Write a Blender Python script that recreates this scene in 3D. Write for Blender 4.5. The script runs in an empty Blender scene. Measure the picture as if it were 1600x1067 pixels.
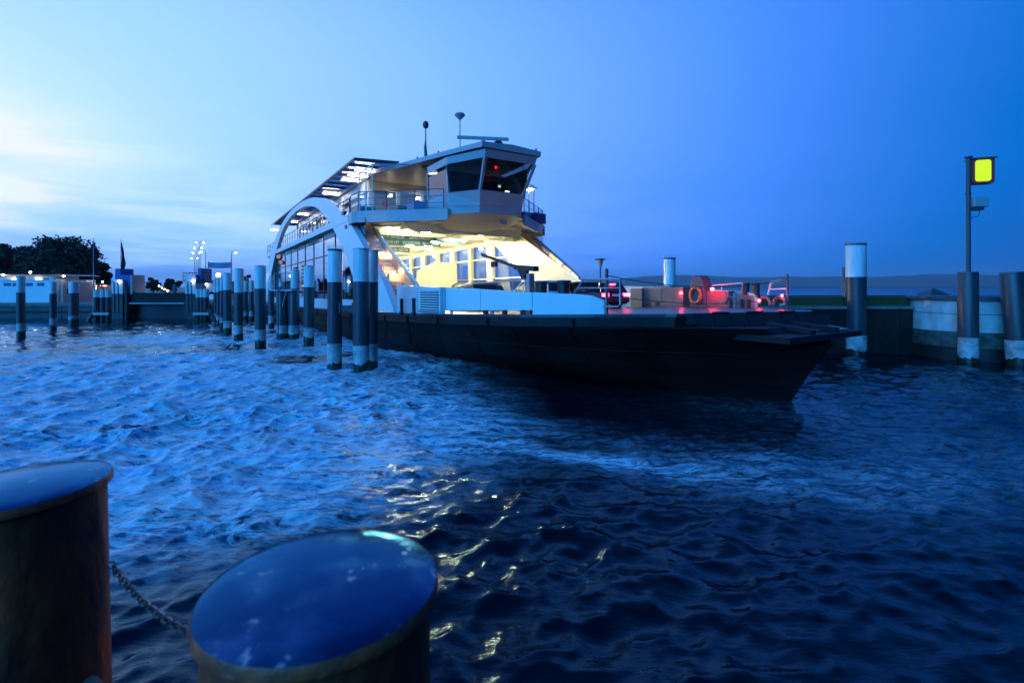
import bpy, math, random
import numpy as np
from mathutils import Vector, Matrix
R_ = math.radians
random.seed(7); rng = np.random.default_rng(11)
sc = bpy.context.scene
COL = sc.collection

# ---------------------------------------------------------------- camera
FPX, HY, EYE = 785.0, 447.0, 3.3          # survey constants: focal length and horizon in photo pixels, eye height
cam = bpy.data.cameras.new('camera'); cam_o = bpy.data.objects.new('camera', cam); COL.objects.link(cam_o)
cam.lens = FPX / 1600 * 36; cam.sensor_width = 36; cam.shift_y = -(533.5 - HY) / 1600
cam.clip_start = 0.05; cam.clip_end = 40000
cam.dof.use_dof = True; cam.dof.focus_distance = 17; cam.dof.aperture_fstop = 1.7
cam_o.location = (0, 0, EYE); cam_o.rotation_euler = (R_(90), 0, 0)
sc.camera = cam_o

# ---------------------------------------------------------------- world: dusk sky
FILL_AZ, SUN_EL = R_(-142), R_(3.5)          # azimuth of the added fill lamp, behind the viewer's left shoulder; sky texture follows it
GLOW_AZ = R_(-54)                          # brightest part of the afterglow
w = bpy.data.worlds.new('World'); sc.world = w; w.use_nodes = True
nt = w.node_tree; N = nt.nodes; L = nt.links; N.clear()
def nd(t, **k):
    n = N.new(t)
    for a, b in k.items(): setattr(n, a, b)
    return n
def mth(op, a, b=None, c=None, clamp=False):
    n = N.new('ShaderNodeMath'); n.operation = op; n.use_clamp = clamp
    for i, v in enumerate((a, b, c)):
        if v is None: continue
        if isinstance(v, (int, float)): n.inputs[i].default_value = v
        else: L.new(v, n.inputs[i])
    return n.outputs[0]
sky = nd('ShaderNodeTexSky', sky_type='NISHITA', sun_disc=False, sun_elevation=SUN_EL, sun_rotation=FILL_AZ, ozone_density=6, air_density=1, dust_density=3)
sep = nd('ShaderNodeSeparateColor'); L.new(sky.outputs[0], sep.inputs[0])
tc = nd('ShaderNodeTexCoord')
nrm = nd('ShaderNodeVectorMath', operation='NORMALIZE'); L.new(tc.outputs['Generated'], nrm.inputs[0])
sxyz = nd('ShaderNodeSeparateXYZ'); L.new(nrm.outputs[0], sxyz.inputs[0])
GL = R_(11)
dot = nd('ShaderNodeVectorMath', operation='DOT_PRODUCT'); L.new(nrm.outputs[0], dot.inputs[0])
dot.inputs[1].default_value = (math.sin(GLOW_AZ) * math.cos(GL), math.cos(GLOW_AZ) * math.cos(GL), math.sin(GL))
half = mth('MULTIPLY_ADD', dot.outputs['Value'], 0.5, 0.5)
lobe = mth('ADD', mth('MULTIPLY_ADD', mth('POWER', half, 2.05), 0.74, 0.012), mth('MULTIPLY', mth('MAXIMUM', sxyz.outputs[2], 0.0), 0.05))                     # broad twilight arch
hl = mth('SQRT', mth('ADD', mth('MULTIPLY', sxyz.outputs[0], sxyz.outputs[0]), mth('MULTIPLY', sxyz.outputs[1], sxyz.outputs[1])))
cosa = mth('DIVIDE', mth('ADD', mth('MULTIPLY', sxyz.outputs[0], math.sin(GLOW_AZ)), mth('MULTIPLY', sxyz.outputs[1], math.cos(GLOW_AZ))), mth('MAXIMUM', hl, .001))
ez = mth('DIVIDE', mth('SUBTRACT', sxyz.outputs[2], .165), .14)
narrow = mth('EXPONENT', mth('SUBTRACT', mth('MULTIPLY', mth('SUBTRACT', cosa, 1.0), 14.0), mth('MULTIPLY', ez, ez)))   # afterglow low over the horizon
nish = mth('MINIMUM', mth('MULTIPLY', sep.outputs[1], 0.03), 0.3)
base = mth('ADD', mth('ADD', lobe, mth('MULTIPLY', narrow, .33)), mth('MULTIPLY', nish, 0.12))
# thin layered cloud: long streaks near the horizon, soft veil in the glow
cz = mth('ADD', mth('ABSOLUTE', sxyz.outputs[2]), 0.09)
cv = nd('ShaderNodeCombineXYZ'); L.new(mth('DIVIDE', sxyz.outputs[0], cz), cv.inputs[0]); L.new(mth('DIVIDE', sxyz.outputs[1], cz), cv.inputs[1])
n1 = nd('ShaderNodeTexNoise'); n1.inputs['Scale'].default_value = 0.75; n1.inputs['Detail'].default_value = 5; n1.inputs['Roughness'].default_value = .52; n1.inputs['Distortion'].default_value = .5
L.new(cv.outputs[0], n1.inputs['Vector'])
mp = nd('ShaderNodeMapping'); mp.inputs['Rotation'].default_value = (0, 0, R_(38)); mp.inputs['Scale'].default_value = (.55, 1.1, 1); L.new(cv.outputs[0], mp.inputs[0])
n2 = nd('ShaderNodeTexNoise'); n2.inputs['Scale'].default_value = 0.45; n2.inputs['Detail'].default_value = 6; n2.inputs['Roughness'].default_value = .5
L.new(mp.outputs[0], n2.inputs['Vector'])
def smooth(x, a, b):
    n = N.new('ShaderNodeMapRange'); n.interpolation_type = 'SMOOTHSTEP'; L.new(x, n.inputs[0])
    n.inputs[1].default_value = a; n.inputs[2].default_value = b; n.inputs[3].default_value = 0; n.inputs[4].default_value = 1
    return n.outputs[0]
lowmask = mth('SUBTRACT', 1.0, smooth(sxyz.outputs[2], 0.02, 0.36))
c1 = mth('MULTIPLY', mth('SUBTRACT', smooth(n1.outputs[0], .34, .66), .5), .34)
c2 = mth('MULTIPLY', mth('SUBTRACT', smooth(n2.outputs[0], .36, .64), .5), .12)
cl = mth('MULTIPLY', mth('ADD', c1, c2), mth('MULTIPLY', lowmask, smooth(dot.outputs['Value'], .1, .95)))
cl2 = mth('MULTIPLY', mth('SUBTRACT', n2.outputs[0], .5), .24)
hz = mth('MULTIPLY_ADD', smooth(sxyz.outputs[2], -0.01, 0.13), 0.17, 0.83)       # dull bank of haze along the horizon
lum = mth('MULTIPLY', mth('MULTIPLY', mth('ADD', mth('ADD', 1.0, cl2), cl), base), hz)
lum = mth('MULTIPLY', lum, mth('MULTIPLY_ADD', smooth(sxyz.outputs[2], .36, .92), -.78, 1.0))     # twilight is deepest overhead
lum = mth('MAXIMUM', lum, 0.01)
cc = nd('ShaderNodeCombineColor')
L.new(mth('MINIMUM', mth('MAXIMUM', mth('ADD', mth('MULTIPLY_ADD', mth('POWER', lum, 1.3), 0.66, -.062), mth('MULTIPLY', mth('POWER', lum, 10.0), .25)), 0.0), .95), cc.inputs[0])
L.new(lum, cc.inputs[1])
L.new(mth('MINIMUM', mth('MULTIPLY_ADD', lum, 3.55, .10), mth('MULTIPLY_ADD', lum, 0.7, 0.95)), cc.inputs[2])
bg = nd('ShaderNodeBackground'); L.new(cc.outputs[0], bg.inputs[0]); bg.inputs[1].default_value = 1.0
wo = nd('ShaderNodeOutputWorld'); L.new(bg.outputs[0], wo.inputs[0])

# added soft blue fill lamp, set apart from the afterglow to brighten near faces
sun = bpy.data.lights.new('sun', 'SUN'); sun.energy = 3.3; sun.angle = R_(50); sun.color = (.03, .37, 1.0)
fill_sun_o = bpy.data.objects.new('sun', sun); COL.objects.link(fill_sun_o)
LA, LE = FILL_AZ, R_(24)
sd = Vector((math.sin(LA) * math.cos(LE), math.cos(LA) * math.cos(LE), math.sin(LE)))
fill_sun_o.rotation_euler = sd.to_track_quat('Z', 'Y').to_euler()
sc.view_settings.view_transform = 'Standard'; sc.view_settings.look = 'None'
sc.view_settings.exposure = 0; sc.view_settings.gamma = 1
sc.cycles.use_denoising = True; sc.cycles.max_bounces = 7; sc.cycles.diffuse_bounces = 3; sc.cycles.glossy_bounces = 4
sc.cycles.transparent_max_bounces = 12; sc.cycles.sample_clamp_indirect = 40; sc.cycles.caustics_reflective = False; sc.cycles.caustics_refractive = False

# ---------------------------------------------------------------- materials
def mat(name, col, rough=.5, metal=0., noise=0., nscale=3., col2=None, bump=0., bscale=None, spec=.5, emit=None, estr=0., alpha=None, stretch=(1,1,1), trans=0.):
    m = bpy.data.materials.new(name); m.use_nodes = True; t = m.node_tree; b = t.nodes['Principled BSDF']
    b.inputs['Base Color'].default_value = (*col, 1); b.inputs['Roughness'].default_value = rough; b.inputs['Metallic'].default_value = metal
    b.inputs['Specular IOR Level'].default_value = spec
    if emit: b.inputs['Emission Color'].default_value = (*emit, 1); b.inputs['Emission Strength'].default_value = estr
    if trans: b.inputs['Transmission Weight'].default_value = trans
    if alpha is not None: b.inputs['Alpha'].default_value = alpha
    if noise or bump:
        c = t.nodes.new('ShaderNodeTexCoord'); mpn = t.nodes.new('ShaderNodeMapping'); mpn.inputs['Scale'].default_value = stretch
        t.links.new(c.outputs['Object'], mpn.inputs[0])
        n = t.nodes.new('ShaderNodeTexNoise'); n.inputs['Scale'].default_value = nscale; n.inputs['Detail'].default_value = 6; n.inputs['Roughness'].default_value = .6
        t.links.new(mpn.outputs[0], n.inputs['Vector'])
        if noise:
            r = t.nodes.new('ShaderNodeMapRange'); r.inputs[1].default_value = .38; r.inputs[2].default_value = .68; t.links.new(n.outputs[0], r.inputs[0])
            mu = t.nodes.new('ShaderNodeMath'); mu.operation = 'MULTIPLY'; mu.inputs[1].default_value = noise; t.links.new(r.outputs[0], mu.inputs[0])
            x = t.nodes.new('ShaderNodeMix'); x.data_type = 'RGBA'; t.links.new(mu.outputs[0], x.inputs[0])
            x.inputs[6].default_value = (*col, 1); x.inputs[7].default_value = (*(col2 or tuple(.5 * k for k in col)), 1)
            t.links.new(x.outputs[2], b.inputs['Base Color'])
        if bump:
            n3 = n
            if bscale:
                n3 = t.nodes.new('ShaderNodeTexNoise'); n3.inputs['Scale'].default_value = bscale; n3.inputs['Detail'].default_value = 4; t.links.new(mpn.outputs[0], n3.inputs['Vector'])
            bn = t.nodes.new('ShaderNodeBump'); bn.inputs['Strength'].default_value = bump; bn.inputs['Distance'].default_value = .03
            t.links.new(n3.outputs[0], bn.inputs['Height']); t.links.new(bn.outputs[0], b.inputs['Normal'])
    return m
def glow(name, col, s):
    m = bpy.data.materials.new(name); m.use_nodes = True; t = m.node_tree; t.nodes.clear()
    e = t.nodes.new('ShaderNodeEmission'); e.inputs[0].default_value = (*col, 1); e.inputs[1].default_value = s
    o = t.nodes.new('ShaderNodeOutputMaterial'); t.links.new(e.outputs[0], o.inputs[0]); return m
def glassmat(name, tint, mixf, rough=.03, fk=.55):
    """thin pane: see-through with a mirror-like sheen"""
    m = bpy.data.materials.new(name); m.use_nodes = True; t = m.node_tree; t.nodes.clear()
    tr = t.nodes.new('ShaderNodeBsdfTransparent'); tr.inputs[0].default_value = (*tint, 1)
    g = t.nodes.new('ShaderNodeBsdfGlossy'); g.inputs['Roughness'].default_value = rough; g.inputs['Color'].default_value = (.9, .95, 1, 1)
    lw = t.nodes.new('ShaderNodeLayerWeight'); lw.inputs[0].default_value = .35
    ma = t.nodes.new('ShaderNodeMath'); ma.operation = 'MULTIPLY_ADD'; ma.use_clamp = True; ma.inputs[1].default_value = fk; ma.inputs[2].default_value = mixf
    t.links.new(lw.outputs['Fresnel'], ma.inputs[0])
    x = t.nodes.new('ShaderNodeMixShader'); t.links.new(ma.outputs[0], x.inputs[0]); t.links.new(tr.outputs[0], x.inputs[1]); t.links.new(g.outputs[0], x.inputs[2])
    o = t.nodes.new('ShaderNodeOutputMaterial'); t.links.new(x.outputs[0], o.inputs[0]); return m
M = dict(
    white=mat('white_paint', (.74, .75, .75), .38, noise=.35, nscale=.9, col2=(.60, .60, .58), bump=.04, bscale=3, stretch=(1, 1, .35)),
    cream=mat('cream_paint', (.72, .70, .62), .45, noise=.3, nscale=1.5, col2=(.58, .55, .46)),
    panelcream=mat('stair_panel_paint', (.46, .47, .36), .5, noise=.4, nscale=1.2, col2=(.38, .38, .28)),
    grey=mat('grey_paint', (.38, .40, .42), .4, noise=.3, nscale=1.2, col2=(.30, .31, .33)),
    redglow=mat('painted_red_glow', (.34, .10, .09), .5, noise=.4, nscale=3),  # red lamp glow put into the colour of the winch parts
    darkgrey=mat('dark_grey_paint', (.13, .10, .10), .45, noise=.4, nscale=3),
    hull=mat('hull_paint', (.0022, .0025, .0028), .6, noise=.9, nscale=.5, col2=(.020, .022, .021), bump=.25, bscale=1.1, stretch=(.4, .4, 1.6), spec=.16),
    fender=mat('fender_steel', (.006, .0065, .008), .6, noise=.6, nscale=2.2, col2=(.018, .017, .016), bump=.2, bscale=5, spec=.25),
    deck=mat('deck_steel', (.035, .037, .04), .32, noise=.5, nscale=1.1, col2=(.02, .02, .022), bump=.2, bscale=7),
    flap=mat('flap_rubber', (.006, .007, .009), .6, noise=.5, nscale=3, col2=(.014, .015, .018), bump=.2, bscale=8),
    plate=mat('worn_plate', (.22, .23, .25), .38, noise=.8, nscale=4, col2=(.08, .085, .095), bump=.2, bscale=8),
    black=mat('black_paint', (.012, .013, .015), .4),
    steel=mat('galvanised', (.40, .42, .44), .38, metal=.6, noise=.4, nscale=3),
    darkframe=mat('dark_frame', (.05, .06, .075), .45),
    tread=mat('stair_tread', (.55, .47, .36), .5),
    wood=mat('warm_panel', (.50, .34, .20), .5, noise=.5, nscale=1.6, col2=(.30, .18, .09), stretch=(1, 1, .4)),
    signblue=mat('sign_blue', (.015, .12, .22), .4),
    letter=mat('sign_letter', (.85, .87, .88), .5),
    red=mat('red_paint', (.45, .03, .03), .45), ringred=mat('ring_red', (.75, .09, .03), .45),
    glass=glassmat('pane_glass', (.93, .97, 1.0), .03),
    railglass=glassmat('rail_glass', (.86, .93, .97), .01, .03, .14),
    facade=glassmat('facade_glass', (.30, .45, .58), .58, .02),
    darkglass=glassmat('tinted_glass', (.14, .18, .20), .015, .03, .22),
    blackglass=glassmat('shaded_glass', (.03, .04, .045), .02, .03, .16),
    canopyglass=glassmat('canopy_glass', (.30, .58, .85), .08, .12),
    lamp=glow('lamp_diffuser', (1.0, .92, .52), 52.0), lampw=glow('lamp_white', (1.0, .94, .78), 14.0), spot=glow('spot_lamp', (1.0, .88, .60), 28.0),
    flood=glow('flood_glass', (1.0, .90, .54), 1100.0),
    amber=glow('stair_lamp', (1.0, .56, .18), 300.0), taillight=glow('tail_lamp', (1.0, .035, .10), 22.0), redlamp=glow('red_lamp', (1.0, .015, .03), 120.0),
    street=glow('street_lamp_glow', (.92, .94, 1.0), 40.0), pinklamp=glow('pink_lamp', (1.0, .45, .42), 10.0),
    signal=glow('signal_face', (.66, 1.0, .04), 1.0), orange=mat('orange_lens', (.8, .2, .03), .25, emit=(1, .25, .04), estr=.35),
    pile_dark=mat('pile_dark', (.026, .030, .042), .38, noise=.9, nscale=2.4, col2=(.06, .058, .06), bump=.14, bscale=6, stretch=(2, 2, .3)),
    pile_white=mat('pile_white', (.72, .73, .73), .42, noise=.75, nscale=2.5, col2=(.42, .41, .38), stretch=(2.4, 2.4, .25), bump=.06, bscale=6),
    pile_pale=mat('pile_pale', (.50, .51, .50), .6, noise=.9, nscale=2.6, col2=(.12, .13, .12), bump=.35, bscale=9),
    pile_wet=mat('pile_wet', (.018, .02, .018), .2, noise=.8, nscale=6, col2=(.035, .045, .02), bump=.4, bscale=12),
    concrete=mat('concrete', (.20, .20, .19), .75, noise=.8, nscale=1.4, col2=(.10, .10, .09), bump=.3, bscale=6),
    wetwall=mat('wet_wall', (.005, .0055, .005), .5, noise=.7, nscale=2.0, col2=(.016, .018, .010), bump=.4, bscale=5),
    caisson=mat('painted_concrete', (.52, .53, .52), .6, noise=.9, nscale=1.5, col2=(.25, .25, .23), bump=.25, bscale=7, stretch=(1, 1, .5)),
    algae=mat('algae_concrete', (.09, .10, .085), .55, noise=1.0, nscale=2.8, col2=(.02, .022, .016), bump=.5, bscale=6),
    grass=mat('turf', (.035, .05, .012), .9, noise=.8, nscale=1.8, col2=(.06, .06, .02)),
    cap=mat('bollard_cap', (.012, .016, .026), .24, metal=.85, bump=.06, bscale=5, spec=.35),
    rust=mat('rusty_steel', (.030, .010, .006), .6, noise=1.0, nscale=3.2, col2=(.55, .075, .016), bump=.5, bscale=14, stretch=(1, 1, .5)),
    rim=mat('rusty_rim', (.60, .085, .02), .5, noise=.8, nscale=9, col2=(.025, .02, .018), bump=.4, bscale=20),
    chain=mat('chain_steel', (.16, .16, .16), .3, metal=.8, noise=.5, nscale=8, col2=(.08, .05, .03)),
    leaf=mat('leaf', (.030, .045, .022), .7, noise=.8, nscale=.8, col2=(.018, .028, .014)),
    bark=mat('bark', (.05, .04, .03), .9),
    bluebox=mat('blue_cladding', (.02, .07, .30), .5), pinkwall=mat('warm_wall', (.55, .42, .38), .6),
    quay=mat('quay_wall', (.07, .075, .08), .7, noise=.7, nscale=.9, col2=(.03, .03, .032), bump=.3, bscale=3),
    paving=mat('paving', (.22, .21, .2), .8, noise=.4, nscale=2), banner=mat('banner_cloth', (.10, .22, .36), .7), flag=mat('flag_cloth', (.02, .025, .05), .8),
    hill=mat('wooded_hill', (.03, .045, .03), .95, noise=.7, nscale=.004, col2=(.05, .06, .04)),
    carblue=mat('car_paint_dark_blue', (.012, .016, .05), .22), carwhite=mat('car_paint_white', (.62, .63, .64), .25), carblack=mat('car_paint_black', (.02, .02, .022), .22), carsilver=mat('car_paint_silver', (.35, .37, .39), .25, metal=.6),
    tyre=mat('tyre', (.012, .012, .012), .8), rimm=mat('wheel_rim', (.5, .5, .52), .3, metal=.9), plastic=mat('dark_plastic', (.02, .02, .022), .5),
    numberplate=mat('number_plate', (.75, .75, .72), .5), curtain=mat('soffit_panel', (.42, .36, .30), .5), rope=mat('rope', (.10, .09, .08), .9),
)

# ---------------------------------------------------------------- mesh helpers
class MB:
    def __init__(s): s.v = []; s.f = []
    def add(s, vs, fs):
        o = len(s.v); s.v += [tuple(map(float, p)) for p in vs]; s.f += [tuple(i + o for i in f) for f in fs]; return s
    def box(s, c, d, rot=None):
        x, y, z = (k / 2 for k in d)
        p = [Vector((a * x, b * y, e * z)) for a in (-1, 1) for b in (-1, 1) for e in (-1, 1)]
        if rot is not None: p = [rot @ q for q in p]
        p = [q + Vector(c) for q in p]
        return s.add(p, [(0, 1, 3, 2), (4, 6, 7, 5), (0, 4, 5, 1), (2, 3, 7, 6), (0, 2, 6, 4), (1, 5, 7, 3)])
    def b2(s, x0, x1, y0, y1, z0, z1): return s.box(((x0 + x1) / 2, (y0 + y1) / 2, (z0 + z1) / 2), (abs(x1 - x0), abs(y1 - y0), abs(z1 - z0)))
    def hexa(s, a, b):
        """solid between two polygons with the same number of corners"""
        n = len(a)
        return s.add(list(a) + list(b), [tuple(range(n))[::-1], tuple(range(n, 2 * n))] + [(i, (i + 1) % n, n + (i + 1) % n, n + i) for i in range(n)])
    def prism(s, poly, ax, t0, t1):
        """polygon extruded along axis ax; polygon coordinates are the two other axes in order"""
        def mk(t): return [tuple(np.insert(np.array(p, float), ax, t)) for p in poly]
        return s.hexa(mk(t0), mk(t1))
    def bar(s, a, b, wd, ht, up=(0, 0, 1)):
        a, b = Vector(a), Vector(b); d = (b - a); l = d.length; d.normalize(); r = d.cross(Vector(up))
        if r.length < 1e-4: r = d.cross(Vector((1, 0, 0)))
        r.normalize(); u = r.cross(d)
        q = [r * (i * wd / 2) + u * (j * ht / 2) for i, j in ((-1, -1), (1, -1), (1, 1), (-1, 1))]
        return s.hexa([a + k for k in q], [b + k for k in q])
    def tube(s, pts, r, n=8, closed=False, caps=True):
        pts = [Vector(p) for p in pts]; m = len(pts); rr = r if hasattr(r, '__len__') else [r] * m; rings = []; prev = None
        for i, p in enumerate(pts):
            a = pts[(i - 1) % m] if (closed or i) else p; b = pts[(i + 1) % m] if (closed or i < m - 1) else p
            t = (b - a).normalized()
            u = (prev - t * prev.dot(t)) if prev is not None else t.orthogonal()
            u.normalize(); prev = u; v = t.cross(u)
            rings.append([p + (u * math.cos(2 * math.pi * k / n) + v * math.sin(2 * math.pi * k / n)) * rr[i] for k in range(n)])
        vs = [q for g in rings for q in g]; fs = []
        for i in range(m if closed else m - 1):
            j = (i + 1) % m
            fs += [(i * n + k, i * n + (k + 1) % n, j * n + (k + 1) % n, j * n + k) for k in range(n)]
        if caps and not closed: fs += [tuple(range(n))[::-1], tuple((m - 1) * n + k for k in range(n))]
        return s.add(vs, fs)
    def lathe(s, prof, n=20, c=(0, 0, 0), caps=True):
        vs = [(c[0] + r * math.cos(2 * math.pi * k / n), c[1] + r * math.sin(2 * math.pi * k / n), c[2] + z) for r, z in prof for k in range(n)]
        fs = [(i * n + k, i * n + (k + 1) % n, (i + 1) * n + (k + 1) % n, (i + 1) * n + k) for i in range(len(prof) - 1) for k in range(n)]
        if caps: fs += [tuple(range(n))[::-1], tuple((len(prof) - 1) * n + k for k in range(n))]
        return s.add(vs, fs)
    def build(s, name, m, parent=None, smooth=False, bevel=0., loc=None):
        me = bpy.data.meshes.new(name); me.from_pydata(s.v, [], s.f); me.validate(); me.update()
        me.materials.append(M[m] if isinstance(m, str) else m)
        o = bpy.data.objects.new(name, me); COL.objects.link(o); o.parent = parent
        if loc is not None: o.location = loc
        if smooth:
            me.polygons.foreach_set('use_smooth', [True] * len(me.polygons))
            try: me.set_sharp_from_angle(angle=R_(38))
            except Exception: pass
        if bevel:
            b = o.modifiers.new('bevel', 'BEVEL'); b.width = bevel; b.segments = 2; b.limit_method = 'ANGLE'
        return o
def tag(o, label=None, cat=None, group=None, kind=None):
    if label: o['label'] = label
    if cat: o['category'] = cat
    if group: o['group'] = group
    if kind: o['kind'] = kind
    return o
def empty(name, loc=(0, 0, 0), rz=0.):
    o = bpy.data.objects.new(name, None); COL.objects.link(o); o.location = loc; o.rotation_euler = (0, 0, rz); return o
def part(name, me, m, parent, loc=(0, 0, 0), rz=0.):
    o = bpy.data.objects.new(name, me); COL.objects.link(o); o.parent = parent; o.location = loc; o.rotation_euler = (0, 0, rz); return o
def at(px, Y, py=None, z=None):
    """survey: world point on the ray through photo pixel column px at depth Y"""
    return ((px - 800) / FPX * Y, Y, z if z is not None else EYE + (HY - py) / FPX * Y)
def depth_of(py, z=0.): return FPX * (EYE - z) / (py - HY)
def text(body, size, m, parent, mtx, name='lettering', ext=.006):
    cu = bpy.data.curves.new(name, 'FONT'); cu.body = body; cu.size = size; cu.extrude = ext; cu.align_x = 'CENTER'; cu.align_y = 'CENTER'
    cu.materials.append(M[m]); tmp = bpy.data.objects.new(name, cu); COL.objects.link(tmp); bpy.context.view_layer.update()
    me = bpy.data.meshes.new_from_object(tmp.evaluated_get(bpy.context.evaluated_depsgraph_get())); bpy.data.objects.remove(tmp)
    o = bpy.data.objects.new(name, me); COL.objects.link(o); o.parent = parent; o.matrix_local = mtx; return o

# ================================================================ THE SETTING
# ---------------------------------------------------------------- water: choppy harbour water stirred up by propellers
def wave_tile(n, size, lam, rms, seed, wind, spread, p=3.6):
    g = np.random.default_rng(seed); k1 = np.fft.fftfreq(n, size / n) * 2 * np.pi
    kx, ky = np.meshgrid(k1, k1, indexing='ij'); k = np.hypot(kx, ky); k[0, 0] = 1e9
    kp = 2 * np.pi / lam
    S = np.exp(-(kp / k) ** 2 * 1.2) / k ** p * np.exp(-(k * size / n * .55) ** 2)
    c = (kx * math.cos(wind) + ky * math.sin(wind)) / k
    S *= spread + (1 - spread) * np.clip(c, 0, 1) ** 2
    A = np.sqrt(S) * (g.normal(size=k.shape) + 1j * g.normal(size=k.shape)); A[0, 0] = 0
    h = np.fft.ifft2(A).real; s = rms / h.std()
    dx = np.fft.ifft2(1j * kx / k * A).real * s; dy = np.fft.ifft2(1j * ky / k * A).real * s; h = h * s
    d = size / n
    gxx = (np.roll(dx, -1, 0) - np.roll(dx, 1, 0)) / (2 * d); gyy = (np.roll(dy, -1, 1) - np.roll(dy, 1, 1)) / (2 * d); gxy = (np.roll(dx, -1, 1) - np.roll(dx, 1, 1)) / (2 * d)
    return dict(n=n, size=size, f=[h, dx, dy, (1 + gxx) * (1 + gyy) - gxy ** 2])
def samp(t, i, x, y, rot):
    c, s = math.cos(rot), math.sin(rot); u = (x * c - y * s) / t['size'] * t['n']; v = (x * s + y * c) / t['size'] * t['n']
    a = np.floor(u).astype(int); b = np.floor(v).astype(int); fu = u - a; fv = v - b; n = t['n']; F = t['f'][i]
    fu = fu * fu * (3 - 2 * fu) * .5 + fu * .5; fv = fv * fv * (3 - 2 * fv) * .5 + fv * .5
    return (F[a % n, b % n] * (1 - fu) + F[(a + 1) % n, b % n] * fu) * (1 - fv) + (F[a % n, (b + 1) % n] * (1 - fu) + F[(a + 1) % n, (b + 1) % n] * fu) * fv
def vnoise(x, y, seed, octs=4):
    out = 0; amp = 1; tot = 0
    for o in range(octs):
        g = np.random.default_rng(seed + o).random((64, 64)); a = np.floor(x).astype(int); b = np.floor(y).astype(int); fx = x - a; fy = y - b
        fx = fx * fx * (3 - 2 * fx); fy = fy * fy * (3 - 2 * fy)
        q = (g[a % 64, b % 64] * (1 - fx) + g[(a + 1) % 64, b % 64] * fx) * (1 - fy) + (g[a % 64, (b + 1) % 64] * (1 - fx) + g[(a + 1) % 64, (b + 1) % 64] * fx) * fy
        out = out + q * amp; tot += amp; amp *= .55; x = x * 2.03 + 11.3; y = y * 2.03 + 5.7
    return out / tot
def axis_steps(start, fine, grow, mid, grow2, end):
    v = [start]
    while v[-1] < end:
        q = v[-1]; v.append(q + (max(fine, grow * q) if q < mid else max(fine, grow * mid) + (q - mid) * grow2))
    return np.array(v)
ys = axis_steps(2.2, .045, .0062, 62, .16, 9400)
ys = np.concatenate([-axis_steps(0, .4, .25, 80, .3, 300)[::-1][:-1] + 2.0, ys])
xp = axis_steps(0, .05, .0075, 58, .16, 9400)
xs = np.concatenate([-xp[::-1][:-1], xp])
GX, GY = np.meshgrid(xs, ys, indexing='xy')
t1 = wave_tile(512, 27.0, 2.3, .036, 3, R_(215), .30, 3.7); t2 = wave_tile(256, 7.3, .62, .0100, 5, R_(225), .25, 3.2); t3 = wave_tile(256, 97.0, 8.0, .045, 9, R_(190), .4); t4 = wave_tile(512, 23.0, 1.45, .021, 15, R_(112), .05, 3.9)
rr_ = np.hypot(GX, GY)
fade = np.clip((85 - rr_) / 50, 0, 1) * np.clip((GY + 3) / 5, 0, 1); fade2 = np.clip((34 - rr_) / 22, 0, 1) * np.clip((GY + 3) / 5, 0, 1)
gau = lambda cx, cy, sx, sy, rot=0.: np.exp(-(((GX - cx) * math.cos(rot) + (GY - cy) * math.sin(rot)) / sx) ** 2 - ((-(GX - cx) * math.sin(rot) + (GY - cy) * math.cos(rot)) / sy) ** 2)
big = vnoise(GX * .22 + 40, GY * .22 + 40, 21)
wash = 1.2 * gau(-15, 24, 12, 17) + .95 * gau(-15, 12, 10, 7) + .5 * gau(-6, 11, 4.5, 3.5)
wash = np.clip(wash - .22, 0, 2) * 1.25
washL = np.clip(wash * np.clip((big - .26) * 3.0, 0, 1.3), 0, 1.2)
wash += .30 * gau(.8, 9.9, 3.0, .32, R_(-24)) + .13 * gau(5.0, 8.8, 2.8, 1.2, R_(-12)) + .09 * gau(9, 9.5, 3.0, 1.5) + .30 * gau(-2.5, 13.5, 4, .8, R_(-30)) + .10 * gau(12, 13, 5, 3)
wash = np.clip(wash * np.clip((big - .26) * 3.0, 0, 1.3), 0, 1.2)
patch = .45 + 1.1 * vnoise(GX * .33 + 9, GY * .33 + 3, 51, 3)
amp = (.34 + .80 * np.clip(washL, 0, 1)) * patch * (1 - .45 * gau(-2.2, 9.5, 3.2, 3.5))
amp2 = (.55 + .55 * np.clip(washL, 0, 1)) * patch
Hh = fade * amp * (samp(t1, 0, GX, GY, .3) + samp(t3, 0, GX, GY, 1.1)) + fade2 * amp2 * samp(t2, 0, GX, GY, .9) + fade * patch * samp(t4, 0, GX, GY, 0)
c, s_ = math.cos(.3), math.sin(.3); d1, d2 = samp(t1, 1, GX, GY, .3), samp(t1, 2, GX, GY, .3)
DX = fade * amp * (d1 * c + d2 * s_) * 1.1; DY = fade * amp * (-d1 * s_ + d2 * c) * 1.1
c, s_ = math.cos(.9), math.sin(.9); d1, d2 = samp(t2, 1, GX, GY, .9), samp(t2, 2, GX, GY, .9)
DX += fade * patch * samp(t4, 1, GX, GY, 0) * 1.1; DY += fade * patch * samp(t4, 2, GX, GY, 0) * 1.1
DX += fade2 * amp2 * (d1 * c + d2 * s_); DY += fade2 * amp2 * (-d1 * s_ + d2 * c)
J = samp(t1, 3, GX, GY, .3); J2 = samp(t2, 3, GX, GY, .9)
crest = np.clip((.62 - J) * 2.2, 0, 1) * fade * np.clip(amp - .3, 0, 1) + np.clip((.62 - J2) * 1.5, 0, .6) * fade2 * np.clip(washL * 1.5, 0, 1)
nr, ncn = GX.shape
co = np.stack([GX + DX, GY + DY, Hh], -1).reshape(-1, 3).astype(np.float32)
ii = np.arange(nr * ncn).reshape(nr, ncn)
quads = np.stack([ii[:-1, :-1], ii[:-1, 1:], ii[1:, 1:], ii[1:, :-1]], -1).reshape(-1, 4)
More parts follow.
